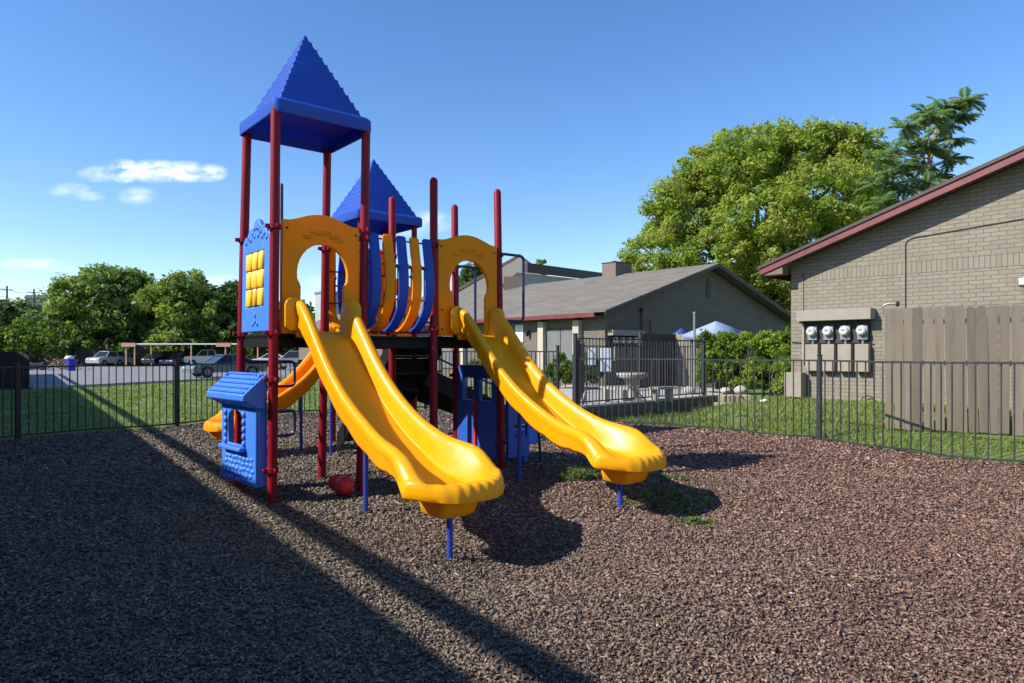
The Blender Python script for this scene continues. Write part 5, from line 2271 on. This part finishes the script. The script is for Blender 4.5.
# black stairs behind deck two
NSTP = 6
for k in range(NSTP):
    t = (k + 1) / (NSTP + .0)
    z = DK - t * (DK - .28)
    v = a_ + .08 + k * .27
    m = MB()
    m.box((u2 + .45, v + .15, z - .02), (.8, .3, .035))
    m.box((u2 + .45, v + .01, z + .11), (.8, .02, .22))
    m.build('step', DVY, ps, ang=0)
m = MB()
for u in (u2 + .03, u2 + .87):
    m.prism([(0, 1.86), (0, 1.62), (1.72, .02), (1.72, .34)], .02, Matrix.Translation((u, a_ + .03, 0)) @ Matrix.Rotation(pi / 2, 4, 'Z'))
m.build('stringer', DVY, ps, ang=0)
# ramp with handrails leaving the third deck
e0, e1 = c3u + .5 * a_ + .02, c3u + .5 * a_ + 2.6
vb = c3v - .5 * a_ + .1
m = MB()
m.prism([(e0, 1.50), (e0, 1.18), (e1, .0), (e1, .42)], .03, Matrix.Translation((0, vb, 0)))
m.prism([(e0, 1.50), (e0, .9), (e1, .0), (e1, .42)], .03, Matrix.Translation((0, vb + .85, 0)))
m.build('stair_side', DVY, ps, ang=0)
for k in range(7):
    t = k / 7
    m = MB()
    m.box((e0 + (e1 - e0) * (t + .06), vb + .44, 1.45 - 1.15 * t), (.3, .8, .03))
    m.build('step', DVY, ps, ang=0)
for zz in (.28, .85):
    m = MB()
    m.tube([(e0 - .05, vb - .02, 1.5 + zz), (e1, vb - .02, .42 + zz), (e1 + .1, vb - .02, .36 + zz - .1)], .02, 8)
    m.build('hand_rail', NVY, ps)
m = MB()
m.tube([(e1, vb - .02, -.1), (e1, vb - .02, 1.3)], .02, 8)
m.tube([(e0 + 1.2, vb - .02, -.1), (e0 + 1.2, vb - .02, 1.8)], .02, 8)
m.build('rail_upright', NVY, ps)
# barriers on deck three
for (uu, ww) in ((c3u, .8),):
    m = MB()
    for k in range(8):
        u = c3u - .38 + k * .11
        m.tube([(u, c3v + .5 * a_, 1.95), (u, c3v + .5 * a_, 2.85)], .011, 6)
    m.tube([(c3u - .5, c3v + .5 * a_, 2.86), (c3u + .5, c3v + .5 * a_, 2.86)], .018, 8)
    m.tube([(c3u - .5, c3v + .5 * a_, 1.94), (c3u + .5, c3v + .5 * a_, 1.94)], .018, 8)
    m.build('picket_barrier', NVY, ps)
# bubble panel of yellow plastic at the front of deck three
m = MB()
m.prism([(0, DK), (.93, DK), (.93, 2.8), (.7, 2.95), (.23, 2.95), (0, 2.8)], .05, Matrix.Translation((c3u - .465, c3v - .5 * a_ - .03, 0)),
        [[(.465 + .27 * cos(2 * pi * k / 16), 2.45 + .27 * sin(2 * pi * k / 16)) for k in range(16)]])
m.build('porthole_panel', ORG, ps, ang=30, bevel=.012)
# a blue leg row below the rear deck
for (u, v) in ((1.9, 2.6), (3.9, 5.3)):
    m = MB()
    m.tube([(u, v, -.1), (u, v, 1.3)], .024, 8)
    m.build('support_pole', BST, ps)

# red spinner
rp = at(341, 494, 7.94)
sz = float(mulch_z(np.array([rp.x]), np.array([rp.y]))[0])
sn = empty('toy_spinner', (rp.x, rp.y, sz), R(-20), 'red two-lobed plastic spinner lying on the mulch under the first slide', 'toy')
for (dx, dy, r_) in ((-.085, .06, .105), (.085, -.05, .112)):
    m = MB()
    w = MB()
    w.tube([(0, 0, -.085), (0, 0, -.075), (0, 0, -.02), (0, 0, .02), (0, 0, .075), (0, 0, .095), (0, 0, .1)], [.04, .085, r_, r_, .095, .05, .01], 20)
    m.add(w.v, w.f, Matrix.Translation((dx, dy, .125)) @ Matrix.Rotation(R(-35 if dx > 0 else 20), 4, 'Z') @ Matrix.Rotation(R(72), 4, 'X'))
    lb = m.build('lobe', RED, sn, ang=50)
m = MB()
m.tube([(-.1, .0, .13), (.1, -.02, .13)], .025, 10)
m.build('hub', RED, sn)


# ------------------------------------------------------------------ weeds under slide two
def weed(px, py, Yw, wx, wy, n, hh, label, cols):
    p = at(px, py, Yw)
    root = empty('weed_clump', (p.x, p.y, 0), 0, label, 'weed', 'weeds growing through the mulch')
    x = rng.normal(0, wx, n)
    y = rng.normal(0, wy, n)
    z = mulch_z(x + p.x, y + p.y) + rng.uniform(.0, hh, n)
    C = np.stack([x, y, z], 1)
    leaf_cloud('leaves', C, np.full(n, .035), 9, .016, cols, root)
    m = MB()
    for k in range(40):
        i = rng.integers(0, n)
        m.tube([(x[i] * .9, y[i] * .9, -.02), (x[i], y[i], z[i])], [.003, .002], 4)
    m.build('stems', LEAFS, root)


LEAFS = simple('weed_stem', (.12, .15, .05), .8)
WC = [(.12, .18, .05), (.16, .21, .07), (.10, .15, .05), (.22, .24, .10)]
def yd(py):
    return F * H0 / (py - HOR)
weed(578, 474, yd(482), .14, .12, 170, .16, 'leafy green weed left of the second slide end', WC)
weed(668, 500, yd(498), .26, .24, 170, .07, 'wide patch of low weeds in the shadow right of the second slide', WC)
weed(694, 526, yd(524), .08, .08, 70, .06, 'small weed at the lower tip of the slide shadow', WC)
weed(672, 484, yd(482), .12, .05, 70, .05, 'weed sprig beside the second slide lip', WC)

# ------------------------------------------------------------------ building outside the frame that throws the long shadow
BH = 4.0
e1 = Vector((-.16, 3.41, 0)) - Vector((.937, .349, 0)) * (BH * 1.308)
dn = Vector((-.58, .81, 0)).normalized()
ang_b = atan2(dn.y, dn.x)
ob = empty('flat_roofed_building', e1 - dn * 9, ang_b, 'long flat roofed brick building just outside the left of the photo', 'building')
LL = 66
m = MB()
m.box((LL / 2, 4.3, BH / 2 - .12), (LL - .6, 7.9, BH - .2))
m.build('wall', BRW, ob, ang=0)
m = MB()
m.box((LL / 2, 4.2, BH - .1), (LL, 8.4, .2))
m.build('roof', SOF, ob, ang=0)
m = MB()
m.tube([(0, .1, BH + .36), (LL, .1, BH + .36)], .085, 10)  # unseen pipe on stands, added to throw the thin shadow stripe
for k in range(0, 17):
    m.tube([(.5 + k * 4, .12, BH), (.5 + k * 4, .12, BH + .3)], .03, 6)
m.build('shadow_pipe', GREY, ob)

# ------------------------------------------------------------------ camera, light, sky
cam = bpy.data.cameras.new('camera')
co = bpy.data.objects.new('camera', cam)
col.objects.link(co)
cam.sensor_width = 36
cam.lens = 36 * F / 1024
cam.shift_y = (HOR - 341.5) / 1024
cam.clip_end = 3000
cam.clip_start = .05
co.location = (0, 0, H0)
co.rotation_euler = (R(90), 0, 0)
sc.camera = co

EL = R(37.4)
ld = Vector((.937 * cos(EL), .349 * cos(EL), -sin(EL)))
sun = bpy.data.lights.new('sun', 'SUN')
sun.energy = 4.6
sun.angle = R(.53)
sun.color = (1.0, .955, .88)
so = bpy.data.objects.new('sun', sun)
col.objects.link(so)
so.rotation_euler = ld.to_track_quat('-Z', 'Y').to_euler()
so.location = (-20, -10, 30)

wd = bpy.data.worlds.new('World')
sc.world = wd
wd.use_nodes = True
nt = wd.node_tree
bg = nt.nodes['Background']
sky = nd(nt, 'ShaderNodeTexSky', sky_type='NISHITA')
sky.sun_disc = False
sky.sun_elevation = EL
sky.sun_rotation = atan2(-.937, -.349)
sky.altitude = 200
sky.air_density = 1.0
sky.dust_density = .2
sky.ozone_density = 3.0
hs = nd(nt, 'ShaderNodeHueSaturation')
hs.inputs['Saturation'].default_value = 1.2
hs.inputs['Hue'].default_value = .506
hs.inputs['Value'].default_value = .93
hs.inputs['Value'].default_value = 1.0
nt.links.new(sky.outputs[0], hs.inputs['Color'])
# clouds by direction
tc = nd(nt, 'ShaderNodeTexCoord')
sx = nd(nt, 'ShaderNodeSeparateXYZ')
nt.links.new(tc.outputs['Generated'], sx.inputs[0])


def mth(op, a, b=None, c=None):
    n = nd(nt, 'ShaderNodeMath', operation=op)
    for i, v in enumerate((a, b, c)):
        if v is None:
            continue
        if isinstance(v, (int, float)):
            n.inputs[i].default_value = v
        else:
            nt.links.new(v, n.inputs[i])
    return n.outputs[0]


ym = mth('MAXIMUM', sx.outputs[1], .05)
uu = mth('DIVIDE', sx.outputs[0], ym)
ww = mth('DIVIDE', sx.outputs[2], ym)
cbn = nd(nt, 'ShaderNodeCombineXYZ')
nt.links.new(uu, cbn.inputs[0])
nt.links.new(mth('MULTIPLY', ww, 2.2), cbn.inputs[1])
nz = nd(nt, 'ShaderNodeTexNoise')
nz.inputs['Scale'].default_value = 30
nz.inputs['Detail'].default_value = 6
nz.inputs['Roughness'].default_value = .52
nt.links.new(cbn.outputs[0], nz.inputs['Vector'])
tot = None
for (px, py, rx, ry, st) in ((182, 172, 34, 12, 1.15), (155, 171, 30, 13, 1.15), (208, 173, 22, 10, 1.0), (124, 171, 20, 13, 1.1), (100, 174, 26, 9, .55), (137, 196, 22, 10, .5), (70, 190, 24, 9, .35), (88, 196, 20, 6, .35), (30, 264, 46, 7, .5), (60, 268, 20, 5, .3),
                             (430, 222, 30, 12, .45), (410, 228, 20, 12, .35), (222, 280, 24, 6, .5), (330, 282, 30, 10, .3), (310, 300, 30, 12, .25), (-80, 240, 60, 14, .6), (1200, 150, 80, 18, .6)):
    du = mth('DIVIDE', mth('SUBTRACT', uu, (px - 512) / F), rx / F)
    dw = mth('DIVIDE', mth('SUBTRACT', ww, (HOR - py) / F), ry / F)
    d2 = mth('ADD', mth('MULTIPLY', du, du), mth('MULTIPLY', dw, dw))
    e = mth('MULTIPLY', mth('MAXIMUM', mth('SUBTRACT', 1.0, d2), 0.0), st)
    tot = e if tot is None else mth('MAXIMUM', tot, e)
fac = mth('MULTIPLY', tot, mth('MAXIMUM', mth('MULTIPLY', mth('SUBTRACT', nz.outputs['Fac'], .30), 2.9), 0.0))
fac = mth('MINIMUM', fac, .85)
fac = mth('MULTIPLY', fac, mth('GREATER_THAN', sx.outputs[1], .05))
mx = nd(nt, 'ShaderNodeMix', data_type='RGBA')
nt.links.new(fac, mx.inputs[0])
nt.links.new(hs.outputs[0], mx.inputs[6])
mx.inputs[7].default_value = (6.6, 6.9, 7.2, 1)
nt.links.new(mx.outputs[2], bg.inputs['Color'])
bg.inputs['Strength'].default_value = .135

vs = sc.view_settings
vs.view_transform = 'Standard'
vs.look = 'None'
vs.gamma = 1
vs.exposure = 0.65
sc.cycles.max_bounces = 7
sc.cycles.diffuse_bounces = 5
sc.cycles.glossy_bounces = 2
sc.cycles.transmission_bounces = 4
sc.cycles.use_denoising = True
